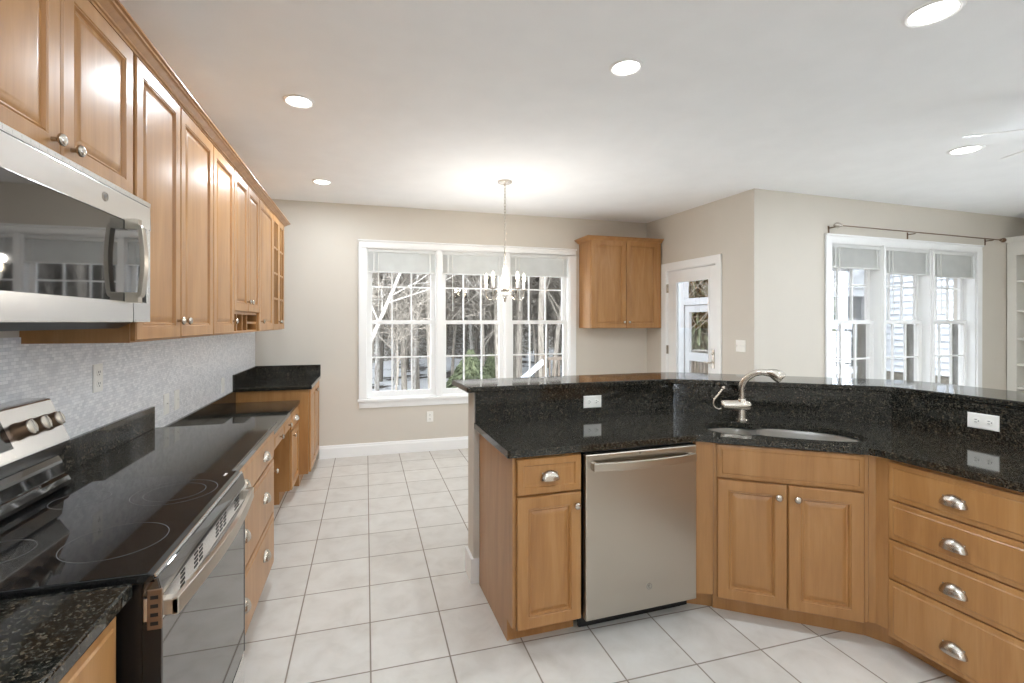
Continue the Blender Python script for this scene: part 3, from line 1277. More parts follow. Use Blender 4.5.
def right_drawers():
    c = empty('drawer_cabinet', (*P3, 0), A3, 'maple four-drawer cabinet at the right edge', 'base cabinet', 'maple peninsula cabinets')
    w = .512
    base_body(c, w, .56, CB - .001, toe=.088)
    for z, h, pz in ((.679, .160, .752), (.508, .164, .580), (.333, .168, .405), (.078, .248, .176)):
        drawer(c, .0, z, w - .012, h, [(.238, pz)])


right_drawers()


def last_base():
    o = loc2(P3, A3, .514, 0)
    c = empty('base_cabinet', (*o, 0), A3, 'maple base cabinet continuing past the four-drawer cabinet', 'base cabinet')
    w = 1.45
    base_body(c, w, .56, CB - .001, toe=.088)
    for a in (.004, .488, .970):
        drawer(c, a, .69, .472, .155, [(a + .236, .765)])
        door(c, a, .096, .472, .582, (a + .43, .62))


last_base()

SINK = [(.02, .09), (.10, .068), (.18, .074), (.215, .088), (.26, .074), (.34, .064), (.46, .062), (.58, .075), (.66, .115), (.695, .195), (.685, .285), (.62, .365),
        (.5, .415), (.36, .428), (.27, .405), (.225, .362), (.17, .375), (.08, .362), (0, .308), (-.03, .22), (-.018, .14)]
SINK_W = [loc2(P2, A2, p[0], p[1] - .012) for p in catmull([(a, b, 0) for a, b in SINK], 5)]


def peninsula_top():
    corner1 = catmull([(1.545, 1.999, 0), (1.582, 1.995, 0), (1.612, 1.976, 0), (1.65, 1.945, 0)], 4, False)
    corner2 = catmull([(2.115, 1.618, 0), (2.150, 1.586, 0), (2.168, 1.545, 0), (2.174, 1.49, 0)], 4, False)
    end = (P3[0] + D3[0] * 1.97 - .032, P3[1] + D3[1] * 1.97)
    outer = [(.590, 1.972), (.600, 1.968)] + [tuple(p[:2]) for p in corner1] + [tuple(p[:2]) for p in corner2]
    outer += [end, (end[0] + .626, end[1]), (2.796, 1.934), (1.876, 2.6130), (.578, 2.580)]
    m = slab(outer, [[tuple(p) for p in SINK_W]], CB, CT)
    o = m.build('countertop', 'granite', bevel=.004)
    tag(o, 'angled black granite peninsula worktop with the sink cut into it', 'countertop')
    front = [(.582, 2.560), (1.871, 2.594), (2.777, 1.926), (2.878, -.43)]
    back = [(.582, 2.580), (1.876, 2.614), (2.797, 1.934), (2.898, -.43)]
    for i in range(3):
        m = MB()
        m.prism([front[i], front[i + 1], back[i + 1], back[i]], 'z', CT + .0005, 1.063)
        m.build('splash', 'granite', o)
    return o


peninsula_top()


def bar_top():
    f = [(.530, 2.532), (1.80, 2.560), (1.85, 2.549), (2.36, 2.225), (2.735, 1.955), (2.772, 1.915), (2.785, 1.86), (2.845, .9), (2.90, -.55)]
    b = [(3.27, -.55), (3.205, 2.02), (3.185, 2.095), (3.13, 2.16), (2.13, 2.885), (2.06, 2.915), (1.97, 2.925), (.505, 2.888)]
    m = MB()
    m.prism(f + b, 'z', 1.064, 1.095)
    o = m.build('bar_top', 'granite', bevel=.006)
    tag(o, 'raised black granite bar ledge on top of the peninsula wall', 'bar top')


bar_top()


def sink():
    c = empty('sink', (*P2, 0), A2, 'stainless undermount sink with one small and one large bowl', 'sink')
    pts = catmull([(a, b - .012, 0) for a, b in SINK], 5)
    outl = [(p.x, p.y) for p in pts]
    left = catmull([(.02, .085, 0), (.09, .070, 0), (.165, .078, 0), (.196, .11, 0), (.202, .215, 0), (.196, .315, 0), (.16, .352, 0), (.08, .345, 0), (.0, .292, 0), (-.026, .208, 0), (-.014, .13, 0)], 4)
    right = catmull([(.255, .072, 0), (.34, .058, 0), (.46, .056, 0), (.58, .068, 0), (.655, .108, 0), (.688, .185, 0), (.675, .27, 0), (.61, .35, 0), (.5, .398, 0), (.36, .410, 0), (.275, .385, 0), (.24, .33, 0), (.228, .215, 0), (.234, .11, 0)], 4)
    big = inset_poly(outl, -.018)
    zr = CB - .002
    m = slab([(p.x, p.y) for p in big], [[(p.x, p.y) for p in left], [(p.x, p.y) for p in right]], zr - .002, zr)
    m.build('rim', 'sink_steel', c, smooth=30)
    for nm, lp, depth in (('small_bowl', left, .15), ('large_bowl', right, .20)):
        m = MB()
        loops = []
        ctr = Vector((sum(p.x for p in lp) / len(lp), sum(p.y for p in lp) / len(lp), 0))
        for k, dz in ((1.0, 0), (.985, .02), (.965, depth * .75), (.93, depth * .92), (.84, depth), (.3, depth + .004), (.1, depth + .006)):
            loops.append([(ctr.x + (p.x - ctr.x) * k, ctr.y + (p.y - ctr.y) * k, zr - dz) for p in lp])
        m.loft(loops, cap0=False)
        b = m.build(nm, 'sink_steel', c, smooth=60)
        m = MB()
        m.lathe([(.04, 0), (.042, .004), (.03, .005), (.012, .002), (0, .002)], 20, Matrix.Translation((ctr.x, ctr.y, zr - depth - .005)))
        m.build('drain', 'nickel', b, smooth=40)


sink()


def faucet():
    c = empty('faucet', (2.062, 2.232, CT), A2, 'brushed nickel single-lever faucet behind the sink', 'faucet')
    m = MB()
    m.lathe([(.036, 0), (.036, .006), (.031, .010), (.028, .03), (.028, .09), (.024, .112), (.019, .125), (0, .126)], 20)
    m.build('base', 'nickel', c, smooth=40)
    m = MB()
    M = Matrix.Translation((-.112, 0, .082)) @ Matrix.Rotation(PI / 2, 4, 'Y')
    m.lathe([(.0, .0), (.018, .002), (.026, .008), (.029, .02), (.030, .06), (.033, .10), (.033, .130), (.027, .152), (.014, .163), (0, .165)], 20, M)
    m.build('barrel', 'nickel', c, smooth=40)
    m = MB()
    pts = [(0, 0, .10), (0, 0, .15), (.001, -.003, .195), (.018, -.010, .235), (.055, -.020, .268), (.095, -.030, .280), (.130, -.038, .276)]
    path = catmull(pts, 5, False)
    m.tube(path, [.020 - .0025 * min(1, i / 20) for i in range(len(path))], 14)
    m.build('spout', 'nickel', c, smooth=60)
    m = MB()
    d = [(.120, -.036, .279), (.145, -.041, .276), (.172, -.047, .264), (.192, -.052, .248)]
    m.tube(catmull(d, 4, False), [.017, .018, .020, .022, .025, .028, .030, .032, .033, .033, .032, .031, .028], 16)
    m.build('spray_head', 'nickel', c, smooth=60)
    m = MB()
    pts = [(-.100, -.005, .066), (-.122, -.010, .058), (-.146, -.015, .075), (-.148, -.015, .105), (-.125, -.013, .140), (-.098, -.010, .178)]
    m.tube(catmull(pts, 5, False), .0055, 8)
    m.lathe([(0, -.011), (.008, -.008), (.011, 0), (.008, .008), (0, .011)], 14, Matrix.Translation((-.096, -.010, .181)))
    m.build('lever', 'nickel', c, smooth=60)


faucet()


# ------------------------------------------------------------------ outlets and switches
def wall_plate(name, loc, ang, label, kind_='outlet', w=.072, h=.117, horizontal=False, cat=None, gangs=1):
    c = empty(name, loc, ang, label, cat or kind_, 'electrical plates')
    W, Hh = (h, w) if horizontal else (w, h)
    m = MB()
    m.panel(W, Hh, [(0, -.003), (.004, -.0055), (.01, -.0055)], -W / 2, -Hh / 2, -.0002)
    m.build('plate', 'white_plastic', c)
    if kind_ == 'outlet':
        for s in (-1, 1):
            cu, cz = (s * .024, 0) if horizontal else (0, s * .024)
            M = Matrix.Translation((cu, -.005, cz)) @ Matrix.Rotation(PI / 2, 4, 'X')
            m = MB()
            m.lathe([(.0165, 0), (.0165, .002), (.015, .0025), (0, .0025)], 20, M)
            f = m.build('receptacle', 'white_plastic', c, smooth=30)
            m = MB()
            for q in (-.006, .006):
                a, b = (cu, cz + q) if horizontal else (cu + q, cz)
                if horizontal:
                    m.box(a - .005, a + .004, -.0082, -.006, b - .0012, b + .0012)
                else:
                    m.box(a - .0012, a + .0012, -.0082, -.006, b - .003, b + .006)
            a, b = (cu + .0095, cz) if horizontal else (cu, cz - .0095)
            m.lathe([(.0025, 0), (.0025, .0012), (0, .0012)], 10, Matrix.Translation((a, -.0072, b)) @ Matrix.Rotation(PI / 2, 4, 'X'))
            m.build('slots', 'dark_slot', f)
    else:
        for g in range(gangs):
            u = (g - (gangs - 1) / 2) * .046
            m = MB()
            m.box(u - .006, u + .006, -.0062, -.005, -.013, .013)
            m.prism([(-.0055, -.004), (-.016, .004), (-.016, .009), (-.0055, .006)], 'x', u - .004, u + .004)
            m.build('toggle', 'white_plastic', c)
    return c


XS = XW + .0092
wall_plate('outlet', (XS, 2.389, 1.214), L_ANG, 'white outlet on the mosaic splash nearest the microwave')
wall_plate('light_switch', (XS, 3.103, .985), L_ANG, 'left one of two close switch plates on the mosaic splash', 'switch', cat='light switch')
wall_plate('light_switch', (XS, 3.257, .985), L_ANG, 'right one of two close switch plates on the mosaic splash', 'switch', cat='light switch')
wall_plate('light_switch', (XS, 4.208, .95), L_ANG, 'blank-looking plate on the mosaic splash above the low desk', 'switch', cat='light switch')
_o = loc2((.582, 2.560), A1 - .004, .718, -.0005)
wall_plate('outlet', (_o[0], _o[1], .975), A1 - .004, 'horizontal white outlet on the black splash left of the sink', horizontal=True)
_a = math.atan2(-.43 - 1.926, 2.878 - 2.777)
_o = loc2((2.777, 1.926), _a, .394, -.0005)
wall_plate('outlet', (_o[0], _o[1], .982), _a, 'horizontal white outlet on the black splash right of the sink', horizontal=True)
wall_plate('outlet', (.693, YF - .0005, .385), 0, 'white outlet low on the far wall beneath the window')
_o = loc2(C1, S_ANG, 1.515, -.0005)
wall_plate('light_switch', (_o[0], _o[1], 1.215), S_ANG, 'white double switch plate on the wall beside the glass door', 'switch', w=.118, cat='light switch', gangs=3)


# ------------------------------------------------------------------ wall cabinet by the door
def far_cabinet():
    c = empty('wall_cabinet', (2.523, 5.050, 0), 0, 'maple wall cabinet hanging alone between the big window and the glass door', 'wall cabinet')
    w, z0, z1 = .945, 1.376, 2.418
    m = MB()
    m.box(0, w, 0, .31, z0, z1)
    m.build('body', 'maple', c, bevel=.0015)
    door(c, .006, z0 + .004, .450, z1 - z0 - .012, (.425, 1.448))
    door(c, .462, z0 + .004, .432, z1 - z0 - .012, (.492, 1.448))
    crown_run([((0, .309, z1 - .012), (-1, 0)), ((0, -.001, z1 - .012), (-1, -1)), ((w - .004, -.001, z1 - .012), (0, -1))], 'crown', c)


far_cabinet()


# ------------------------------------------------------------------ blinds and curtain rod
def blind(origin, ang, u0, u1, ztop, zbot, label, group):
    c = empty('window_blind', origin, ang, label, 'blind', group)
    m = MB()
    m.box(u0 + .016, u1 - .016, .005, .045, ztop - .045, ztop - .014)
    m.build('headrail', 'blind_white', c, bevel=.003)
    m = MB()
    n = int((ztop - .05 - zbot) / .0095)
    for k in range(n):
        z = zbot + .014 + (ztop - .06 - zbot) * k / n
        d = .0012 * math.sin(k * 2.3)
        m.prism([(.012 + d, z), (.0135 + d, z), (.028 + d, z + .0125), (.0265 + d, z + .0125)], 'x', u0 + .018, u1 - .018)
    m.build('slats', 'blind_white', c)
    m = MB()
    m.box(u0 + .018, u1 - .018, .004, .044, zbot, zbot + .015)
    m.build('bottom_rail', 'blind_white', c, bevel=.003)
    m = MB()
    m.tube([(u0 + .125, -.002, ztop - .04), (u0 + .128, -.004, zbot - .42)], .0035, 6)
    m.build('wand', 'white_plastic', c)
    m = MB()
    for q in (.1, .9):
        uu = u0 + (u1 - u0) * q
        m.box(uu - .008, uu + .008, .0005, .002, zbot, ztop - .04)
    m.build('ladder_tape', 'blind_white', c)
    return c


for (a, b), w in zip(W1, ('left', 'middle', 'right')):
    blind((0, YF, 0), 0, a, b, WIN_Z[1], 1.995, 'raised white blind in the %s unit of the big far window' % w, 'blinds in the far window')
for (a, b), w, zb in zip(W2, ('left', 'middle', 'right'), (2.005, 1.965, 1.955)):
    blind((C2[0], C2[1], 0), R_ANG, a, b, WIN_Z[1], zb, 'raised white blind in the %s unit of the right-hand window' % w, 'blinds in the right window')


def curtain_rod():
    c = empty('curtain_rod', (C2[0], C2[1], 0), R_ANG, 'thin bronze curtain rod above the right-hand window', 'curtain rod')
    m = MB()
    m.tube([(1.06, -.075, 2.418), (2.3, -.075, 2.414)], .0058, 10)
    m.tube([(2.2, -.075, 2.414), (3.58, -.075, 2.410)], .007, 10)
    m.build('rod', 'bronze', c, smooth=40)
    for u, z in ((.985, 2.418), (3.62, 2.410)):
        m = MB()
        M = Matrix.Translation((u, -.075, z)) @ Matrix.Rotation(PI / 2, 4, 'Y')
        m.lathe([(0, -.05), (.012, -.046), (.026, -.02), (.028, 0), (.022, .022), (.010, .036), (.014, .044), (.012, .055), (0, .056)] if u < 2 else
                [(0, -.036), (.014, -.034), (.014, -.022), (.010, -.018), (.022, 0), (.028, .02), (.020, .044), (0, .052)], 16, M)
        m.build('finial', 'nickel' if u < 2 else 'bronze', c, smooth=50)
    for u in (.955, 2.12, 3.45):
        m = MB()
        m.box(u - .008, u + .008, -.006, -.0005, 2.352, 2.424)
        m.box(u - .005, u + .005, -.078, -.006, 2.395, 2.403)
        m.build('bracket', 'bronze', c)


curtain_rod()


# ------------------------------------------------------------------ built-in bookcase
def bookcase():
    xf = 7.42
    c = empty('bookcase', (xf, 3.832, 0), -PI / 2, 'white built-in bookcase at the right edge beyond the bar', 'bookcase')
    W, Hh, D = 1.5, 2.40, .355
    m = MB()
    m.box(0, .025, 0, D, .0, Hh)
    m.box(W - .025, W, 0, D, .0, Hh)
    m.box(.025, W - .025, D - .015, D, .0, Hh)
    m.box(.025, W - .025, 0, D, Hh - .03, Hh)
    m.box(.025, W - .025, 0.02, D, 0, .09)
    m.build('body', 'bookcase_white', c)
    m = MB()
    m.box(0, .085, -.02, -.0005, 0, Hh)
    m.box(W - .085, W, -.02, -.0005, 0, Hh)
    m.box(.085, W - .085, -.02, -.0005, Hh - .16, Hh)
    m.build('face_frame', 'bookcase_white', c)
    m = MB()
    m.prism([(.0, Hh), (-.022, Hh), (-.03, Hh + .01), (-.06, Hh + .045), (-.06, Hh + .06), (.0, Hh + .06)], 'x', -.03, W + .0)
    m.build('crown', 'bookcase_white', c)
    for z in (.38, .66, .93, 1.24, 1.57, 1.92):
        m = MB()
        m.box(.026, W - .026, .002, D - .016, z, z + .022)
        m.build('shelf', 'bookcase_white', c)


bookcase()


# ------------------------------------------------------------------ ceiling lights, fan, chandelier
def lamp(name, kind, loc, power, parent=None, color=(.83, .92, 1), size=.15, rot=(0, 0, 0)):
    l = bpy.data.lights.new(name, kind)
    l.energy = power
    l.color = color
    if kind == 'AREA':
        l.shape = 'DISK'
        l.size = size
    else:
        l.shadow_soft_size = size
    o = bpy.data.objects.new(name, l)
    COL.objects.link(o)
    o.location = loc
    o.rotation_euler = rot
    if parent is not None:
        o.parent = parent
    return o


def recessed(x, y, r, label):
    c = empty('recessed_light', (x, y, CEIL), 0, label, 'ceiling light', 'recessed ceiling lights')
    m = MB()
    m.lathe([(r * .80, -.001), (r * .80, -.006), (r * .9, -.010), (r, -.006), (r * 1.02, -.0005), (r * .9, -.0004)], 32)
    m.build('trim_ring', 'white_trim', c, smooth=40, weld=False)
    m = MB()
    m.lathe([(0, -.0006), (r * .80, -.0006), (r * .80, -.004), (r * .5, -.0065), (0, -.007)], 32)
    m.build('lens', 'lens_glow', c, smooth=40)
    lamp('lamp', 'AREA', (0, 0, -.012), CAN_POWER, c, size=r * 1.6)


recessed(2.236, 1.391, .098, 'largest round recessed light, at the top edge of the ceiling right of center')
recessed(1.246, 2.106, .080, 'round recessed light in the middle of the ceiling, up from the chandelier')
recessed(-.371, 2.941, .083, 'round recessed light above the left cabinets, nearer of the two')
recessed(-.383, 4.569, .081, 'smallest round recessed light, near the far wall on the left')
recessed(4.248, 2.435, .100, 'round recessed light at the right beside the fan blade')
for i, (x, y) in enumerate(((.3, .55), (-.35, -.9), (1.3, -.9), (4.4, -.8), (2.7, -1.2))):  # extra unseen lights, added to lift the room's brightness
    recessed(x, y, .085, 'extra recessed light added out of view to brighten the room')


def ceiling_fan():
    x, y = 3.925, 1.575
    c = empty('ceiling_fan', (x, y, CEIL), 0, 'white ceiling fan at the right edge, only blade tips in view', 'ceiling fan')
    m = MB()
    m.lathe([(0, -.0005), (.075, -.0005), (.075, -.03), (.055, -.05), (.09, -.07), (.115, -.10), (.115, -.17), (.08, -.20), (0, -.20)], 28)
    m.build('motor', 'white_trim', c, smooth=40)
    for k in range(5):
        a = math.radians(69 + 72 * k)
        m = MB()
        out = [(.16, -.055), (.58, -.068), (.625, -.05), (.635, 0), (.625, .05), (.58, .068), (.16, .055)]
        R = Matrix.Rotation(a, 4, 'Z') @ Matrix.Translation((0, 0, -.168)) @ Matrix.Rotation(math.radians(-15), 4, 'X')
        m.loft([[R @ Vector((px, py, h)) for px, py in out] for h in (0, .007)])
        m.loft([[R @ Vector(p) for p in ((.09, -.02, -.004), (.24, -.012, -.002), (.24, .012, -.002), (.09, .02, -.004))],
                [R @ Vector(p) for p in ((.09, -.02, .0), (.24, -.012, .0), (.24, .012, .0), (.09, .02, .0))]])
        m.build('blade', 'white_trim', c)


ceiling_fan()


def chandelier():
    c = empty('chandelier', (1.209, 4.12, CEIL), 0, 'small five-arm chandelier hanging on a chain before the far window', 'chandelier')
    z = lambda w: w - CEIL
    m = MB()
    m.lathe([(0, -.0005), (.066, -.0005), (.064, -.010), (.045, -.020), (.014, -.026), (.010, -.04), (0, -.041)], 28)
    m.build('canopy', 'nickel', c, smooth=40)
    m = MB()
    zz, k = 2.685, 0
    while zz > 1.955:
        pts = []
        for t in range(13):
            a = 2 * PI * t / 12
            q = .0085 * math.cos(a)
            pts.append((q if k % 2 == 0 else 0, 0 if k % 2 == 0 else q, z(zz - .014 + .017 * math.sin(a))))
        m.tube(pts, .0022, 6)
        zz -= .027
        k += 1
    m.build('chain', 'nickel', c, smooth=60)
    m = MB()
    m.lathe([(0, z(1.945)), (.018, z(1.943)), (.019, z(1.90)), (.024, z(1.875)), (.036, z(1.84)), (.040, z(1.805)), (.034, z(1.768)), (.026, z(1.752)), (0, z(1.751))], 24)
    m.build('vase_column', 'white_ceramic', c, smooth=50)
    m = MB()
    m.lathe([(0, z(1.7505)), (.034, z(1.750)), (.040, z(1.742)), (.036, z(1.730)), (.024, z(1.724)), (0, z(1.7235))], 24)
    m.build('hub', 'nickel', c, smooth=40)
    m = MB()
    m.lathe([(0, z(1.723)), (.024, z(1.722)), (.034, z(1.705)), (.030, z(1.688)), (.016, z(1.678)), (0, z(1.677))], 24)
    m.build('lower_ball', 'white_ceramic', c, smooth=50)
    m = MB()
    m.lathe([(0, z(1.6765)), (.012, z(1.676)), (.016, z(1.665)), (.008, z(1.654)), (.011, z(1.645)), (.007, z(1.632)), (0, z(1.628))], 20)
    m.build('finial', 'nickel', c, smooth=50)
    for k in range(5):
        a = math.radians(162 + 72 * k) - YAW
        d = Vector((math.cos(a), math.sin(a), 0))

        def P(r, h):
            return d * r + Vector((0, 0, z(h)))
        m = MB()
        m.tube(catmull([P(.03, 1.738), P(.060, 1.742), P(.085, 1.720), P(.105, 1.672), P(.140, 1.648), P(.172, 1.668), P(.182, 1.715), P(.182, 1.735)], 4, False), .0055, 8)
        m.lathe([(.006, 0), (.024, .006), (.028, .014), (.026, .014), (.0, .008)], 18, Matrix.Translation(P(.182, 1.732)))
        arm = m.build('arm', 'nickel', c, smooth=60)
        m = MB()
        m.lathe([(0, .0), (.0125, .0), (.0125, .066), (.010, .070), (0, .070)], 14, Matrix.Translation(P(.182, 1.742)))
        m.build('candle_sleeve', 'white_ceramic', arm, smooth=40)
        m = MB()
        m.lathe([(0, 0), (.007, .002), (.0135, .022), (.014, .034), (.009, .056), (.003, .074), (0, .078)], 14, Matrix.Translation(P(.182, 1.813)))
        m.build('bulb', 'bulb_glow', arm, smooth=60)
        lamp('lamp', 'POINT', P(.182, 1.905), CHANDELIER_POWER, c, (1, .94, .86), .03)


chandelier()


# ------------------------------------------------------------------ outdoors
def outdoors():
    rnd = random.Random(7)
    # ground
    m = MB()
    rows = []
    for j in range(40):
        y = -46 + j * 3.2
        row = []
        for i in range(40):
            x = -50 + i * 3.2
            z = -1.25 + .18 * math.sin(x * .35) * math.cos(y * .27)
            if y > 26:
                z += (y - 26) * .16
            row.append((x, y, z))
        rows.append(row)
    m.loft(rows, False, False, closed=False)
    tag(m.build('snow_ground', 'snow_ground', smooth=80), kind='structure')
    m = MB()
    rows = []
    for j in range(14):
        y = 29 + j * 2.6
        rows.append([(-50 + i * 3.4, y + 2 * math.sin(i * .7), -1.5 + (y - 26) * .16 + j * 1.15 + .5 * math.sin(i * 1.3 + j)) for i in range(44)])
    m.loft(rows, False, False, closed=False)
    tag(m.build('wooded_hillside', 'brush_hill', smooth=80), 'grey-brown wooded hillside rising behind the bare trees', 'hillside', kind='stuff')

    def branchy(seed, H, r0, spread, mat, dens=1.0):
        rr = random.Random(seed)
        m = MB()

        def grow(p, d, L, r, lev):
            n = 5 if lev == 0 else 3
            pts, rs = [p.copy()], [r]
            q, dd = p.copy(), d.copy()
            for k in range(n):
                dd = (dd + Vector((rr.gauss(0, 1), rr.gauss(0, 1), rr.gauss(0, .5))) * (.05 if lev == 0 else .16) + Vector((0, 0, .04 if lev else .0))).normalized()
                q = q + dd * (L / n)
                pts.append(q.copy())
                rs.append(r * (1 - .8 * (k + 1) / n))
            m.tube(pts, rs, 6 if lev == 0 else (4 if lev == 1 else 3), caps=False)
            if lev >= 3:
                return
            kids = [int(32 * dens), 10, 7][lev]
            for i in range(kids):
                t = (.22 + .76 * (i + rr.random()) / kids) if lev == 0 else (.15 + .85 * (i + rr.random()) / kids)
                f = t * n
                a = min(int(f), n - 1)
                pp = pts[a].lerp(pts[a + 1], f - a)
                base = (pts[a + 1] - pts[a]).normalized()
                side = base.orthogonal().normalized()
                side.rotate(Matrix.Rotation(rr.random() * 2 * PI, 3, base))
                nd = (base * .55 + side * spread + Vector((0, 0, .15))).normalized()
                grow(pp, nd, L * (.36 if lev == 0 else .5) * (1.15 - .6 * t) * rr.uniform(.7, 1.2), max((.022, .013, .009)[lev], r * (1 - .8 * t) * .45), lev + 1)
        grow(Vector((0, 0, -.1)), Vector((rr.uniform(-.05, .05), rr.uniform(-.05, .05), 1)).normalized(), H, r0, 0)
        return m.build('bare_tree', mat, weld=False)

    protos = [branchy(1, 13, .10, .8, 'bark'), branchy(2, 16, .125, .7, 'bark'), branchy(3, 11, .08, .95, 'bark'), branchy(4, 14, .09, .85, 'pale_bark'),
              branchy(5, 8, .05, 1.0, 'bark', 1.2), branchy(6, 17, .14, .75, 'bark')]
    used = set()
    count = 0
    label = 'leafless grey-barked tree among many in the snowy woods outside'
    spots = []
    for _ in range(4000):
        if len(spots) >= 250:
            break
        y = 14 + 26 * rnd.random() ** .85
        x = rnd.uniform(-.10 * y - 3, .62 * y + 2)
        if any((x - a) ** 2 + (y - b) ** 2 < (1.0 + y * .012) ** 2 for a, b in spots):
            continue
        spots.append((x, y))
    for _ in range(14):                                     # beyond the neighbour's porch and the glass door
        y = rnd.uniform(16, 30)
        spots.append((rnd.uniform(.72 * y, 1.35 * y), y))
    for i, (x, y) in enumerate(spots):
        k = rnd.choice((0, 1, 2, 2, 3, 4, 4, 4, 5, 0))
        o = protos[k]
        if k in used:
            o = o.copy()
            COL.objects.link(o)
        used.add(k)
        z = -1.25 + .18 * math.sin(x * .35) * math.cos(y * .27) + (max(0, y - 26) * .16) + max(0, (y - 30) * .40)
        s = rnd.uniform(.8, 1.2)
        o.location = (x, y, z)
        o.scale = (s, s, s)
        o.rotation_euler = (0, 0, rnd.uniform(0, 6.28))
        tag(o, label, 'tree', 'bare trees in the winter woods')

    o = protos[3].copy()
    COL.objects.link(o)
    o.location = (-.80, 12.4, -1.25)
    o.scale = (.65, .65, .9)
    o.rotation_euler = (0, math.radians(25.5), .3)
    tag(o, 'pale birch leaning right across the left pane of the far window', 'tree')

    def evergreen(x, y, H, R, label, seed):
        rr = random.Random(seed)
        c = empty('evergreen', (x, y, -1.25), rr.uniform(0, 6), label, 'evergreen', 'evergreens outside')
        m = MB()
        m.tube([(0, 0, -.1), (0, 0, H * .5), (0, 0, H)], [.09, .06, .01], 6)
        m.build('trunk', 'bark', c)
        m = MB()
        n = 3200 if H < 4 else 6500
        for i in range(n):
            t = rr.random() ** 1.3
            z = H * (.10 + .9 * t)
            L = R * (1 - t) * rr.uniform(.35, 1.1) + .1
            a = rr.uniform(0, 2 * PI)
            d = Vector((math.cos(a), math.sin(a), 0))
            p = Vector((0, 0, z)) + d * L * rr.uniform(.3, .7)
            q = Vector((0, 0, z)) + d * L + Vector((0, 0, -.18 * L))
            s = d.cross(Vector((0, 0, 1))) * (min(.05, .035 * R) * rr.uniform(.5, 1.2) + .012)
            up = Vector((0, 0, rr.uniform(.02, .06)))
            m.loft([[p - s * .6, p + up, p + s * .6, p - up], [p.lerp(q, .6) - s, p.lerp(q, .6) + up, p.lerp(q, .6) + s, p.lerp(q, .6) - up], [q - s * .1, q + up * .2, q + s * .1, q - up * .2]])
        m.build('foliage', 'needles', c, weld=False)

    evergreen(3.35, 15.5, 1.75, 1.2, 'low green evergreen in the snow seen through the middle of the far window', 11)
    evergreen(4.5, 17.0, 1.5, 1.0, 'smaller low evergreen right of the first in the far window', 12)
    evergreen(12.0, 15.2, 9.0, 2.6, 'tall dark evergreen behind the glass door, left one', 13)
    evergreen(13.9, 16.6, 10.0, 3.0, 'tall dark evergreen behind the glass door, right one', 14)
    evergreen(15.2, 12.6, 9.0, 2.6, 'tall evergreen behind the porch in the right-hand window', 15)

    # deck stair in the right pane of the far window
    c = empty('deck_stair', (4.45, 11.6, -1.25), -.08, 'weathered wooden deck railing with a pale stair rail outside', 'deck')
    m = MB()
    m.box(0, 3.2, 0, 2.2, .72, .80)
    m.build('platform', 'deck_wood', c)
    for x in (0, 1.05, 2.1, 3.1):
        m = MB()
        m.box(x, x + .1, 0, .1, 0, 1.86)
        m.build('post', 'deck_wood', c)
    for z in (.92, 1.70):
        m = MB()
        m.box(.1, 3.2, .02, .08, z, z + .08)
        m.build('rail', 'deck_wood', c)
    m = MB()
    for k in range(24):
        m.box(.16 + k * .125, .2 + k * .125, .03, .07, 1.0, 1.70)
    m.build('balusters', 'deck_wood', c)
    m = MB()
    m.bar((-1.0, .05, .85), (.02, .05, 1.68), .09, .13)
    m.build('stair_rail', 'siding_white', c)
    m = MB()
    for k in range(5):
        m.box(-1.15 + k * .22, -.89 + k * .22, .0, 1.1, .0 + k * .16, .05 + k * .16)
    m.build('steps', 'deck_wood', c)

    # house wing with clapboards and a screened porch, outside the right-hand window
    HX, HY, HZ = 9.0, 7.0, -1.25
    c = empty('house_wing', (HX, HY, HZ), 0, 'white clapboard house wing with a gabled screened porch outside', 'house')

    def w3(x, y, z):
        return (x - HX, y - HY, z - HZ)
    m = MB()
    z = .40
    while z < 4.6:                                           # clapboards, each lapping over the next
        m.loft([[w3(10.745, 7.9, z), w3(11.03, 3.6, z), w3(11.075, 3.6, z + .135), w3(10.79, 7.9, z + .135)],
                [w3(10.85, 7.9, z), w3(11.13, 3.6, z), w3(11.13, 3.6, z + .135), w3(10.85, 7.9, z + .135)]])
        z += .135
    m.build('siding', 'siding_white', c, weld=False)
    m = MB()
    m.loft([[w3(10.79, 7.9, -1.35), w3(11.07, 3.6, -1.35), w3(11.07, 3.6, .398), w3(10.79, 7.9, .398)],
            [w3(10.9, 7.9, -1.35), w3(11.2, 3.6, -1.35), w3(11.2, 3.6, .398), w3(10.9, 7.9, .398)]])
    m.build('foundation', 'foundation', c)

    def bx(m, x0, x1, y0, y1, z0, z1):
        return m.box(x0 - HX, x1 - HX, y0 - HY, y1 - HY, z0 - HZ, z1 - HZ)
    m = MB()
    bx(m, 9.68, 9.76, 7.70, 7.82, .45, 2.0)
    bx(m, 10.36, 10.52, 7.70, 7.82, .45, 2.0)
    bx(m, 9.55, 10.60, 7.70, 7.82, 2.0, 2.16)
    bx(m, 9.55, 10.60, 7.66, 7.82, .36, .50)
    bx(m, 9.76, 10.36, 7.74, 7.79, 1.12, 1.17)
    m.build('porch_frame', 'porch_white', c)
    m = MB()
    bx(m, 9.76, 10.36, 7.80, 7.815, .5, 2.0)
    m.build('screen', 'porch_dark', c)
    m = MB()
    bx(m, 9.92, 10.20, 7.775, 7.798, .95, 1.02)
    bx(m, 9.92, 10.20, 7.775, 7.798, 1.46, 1.53)
    bx(m, 9.92, 9.97, 7.775, 7.798, 1.02, 1.46)
    bx(m, 10.15, 10.20, 7.775, 7.798, 1.02, 1.46)
    m.build('inner_window', 'porch_white', c)
    m = MB()
    for k in range(9):
        bx(m, 9.79 + k * .062, 9.805 + k * .062, 7.745, 7.76, .5, 1.12)
    m.build('balusters', 'porch_dark', c)
    m = MB()
    bx(m, 9.60, 10.79, 7.72, 7.80, -1.35, .36)
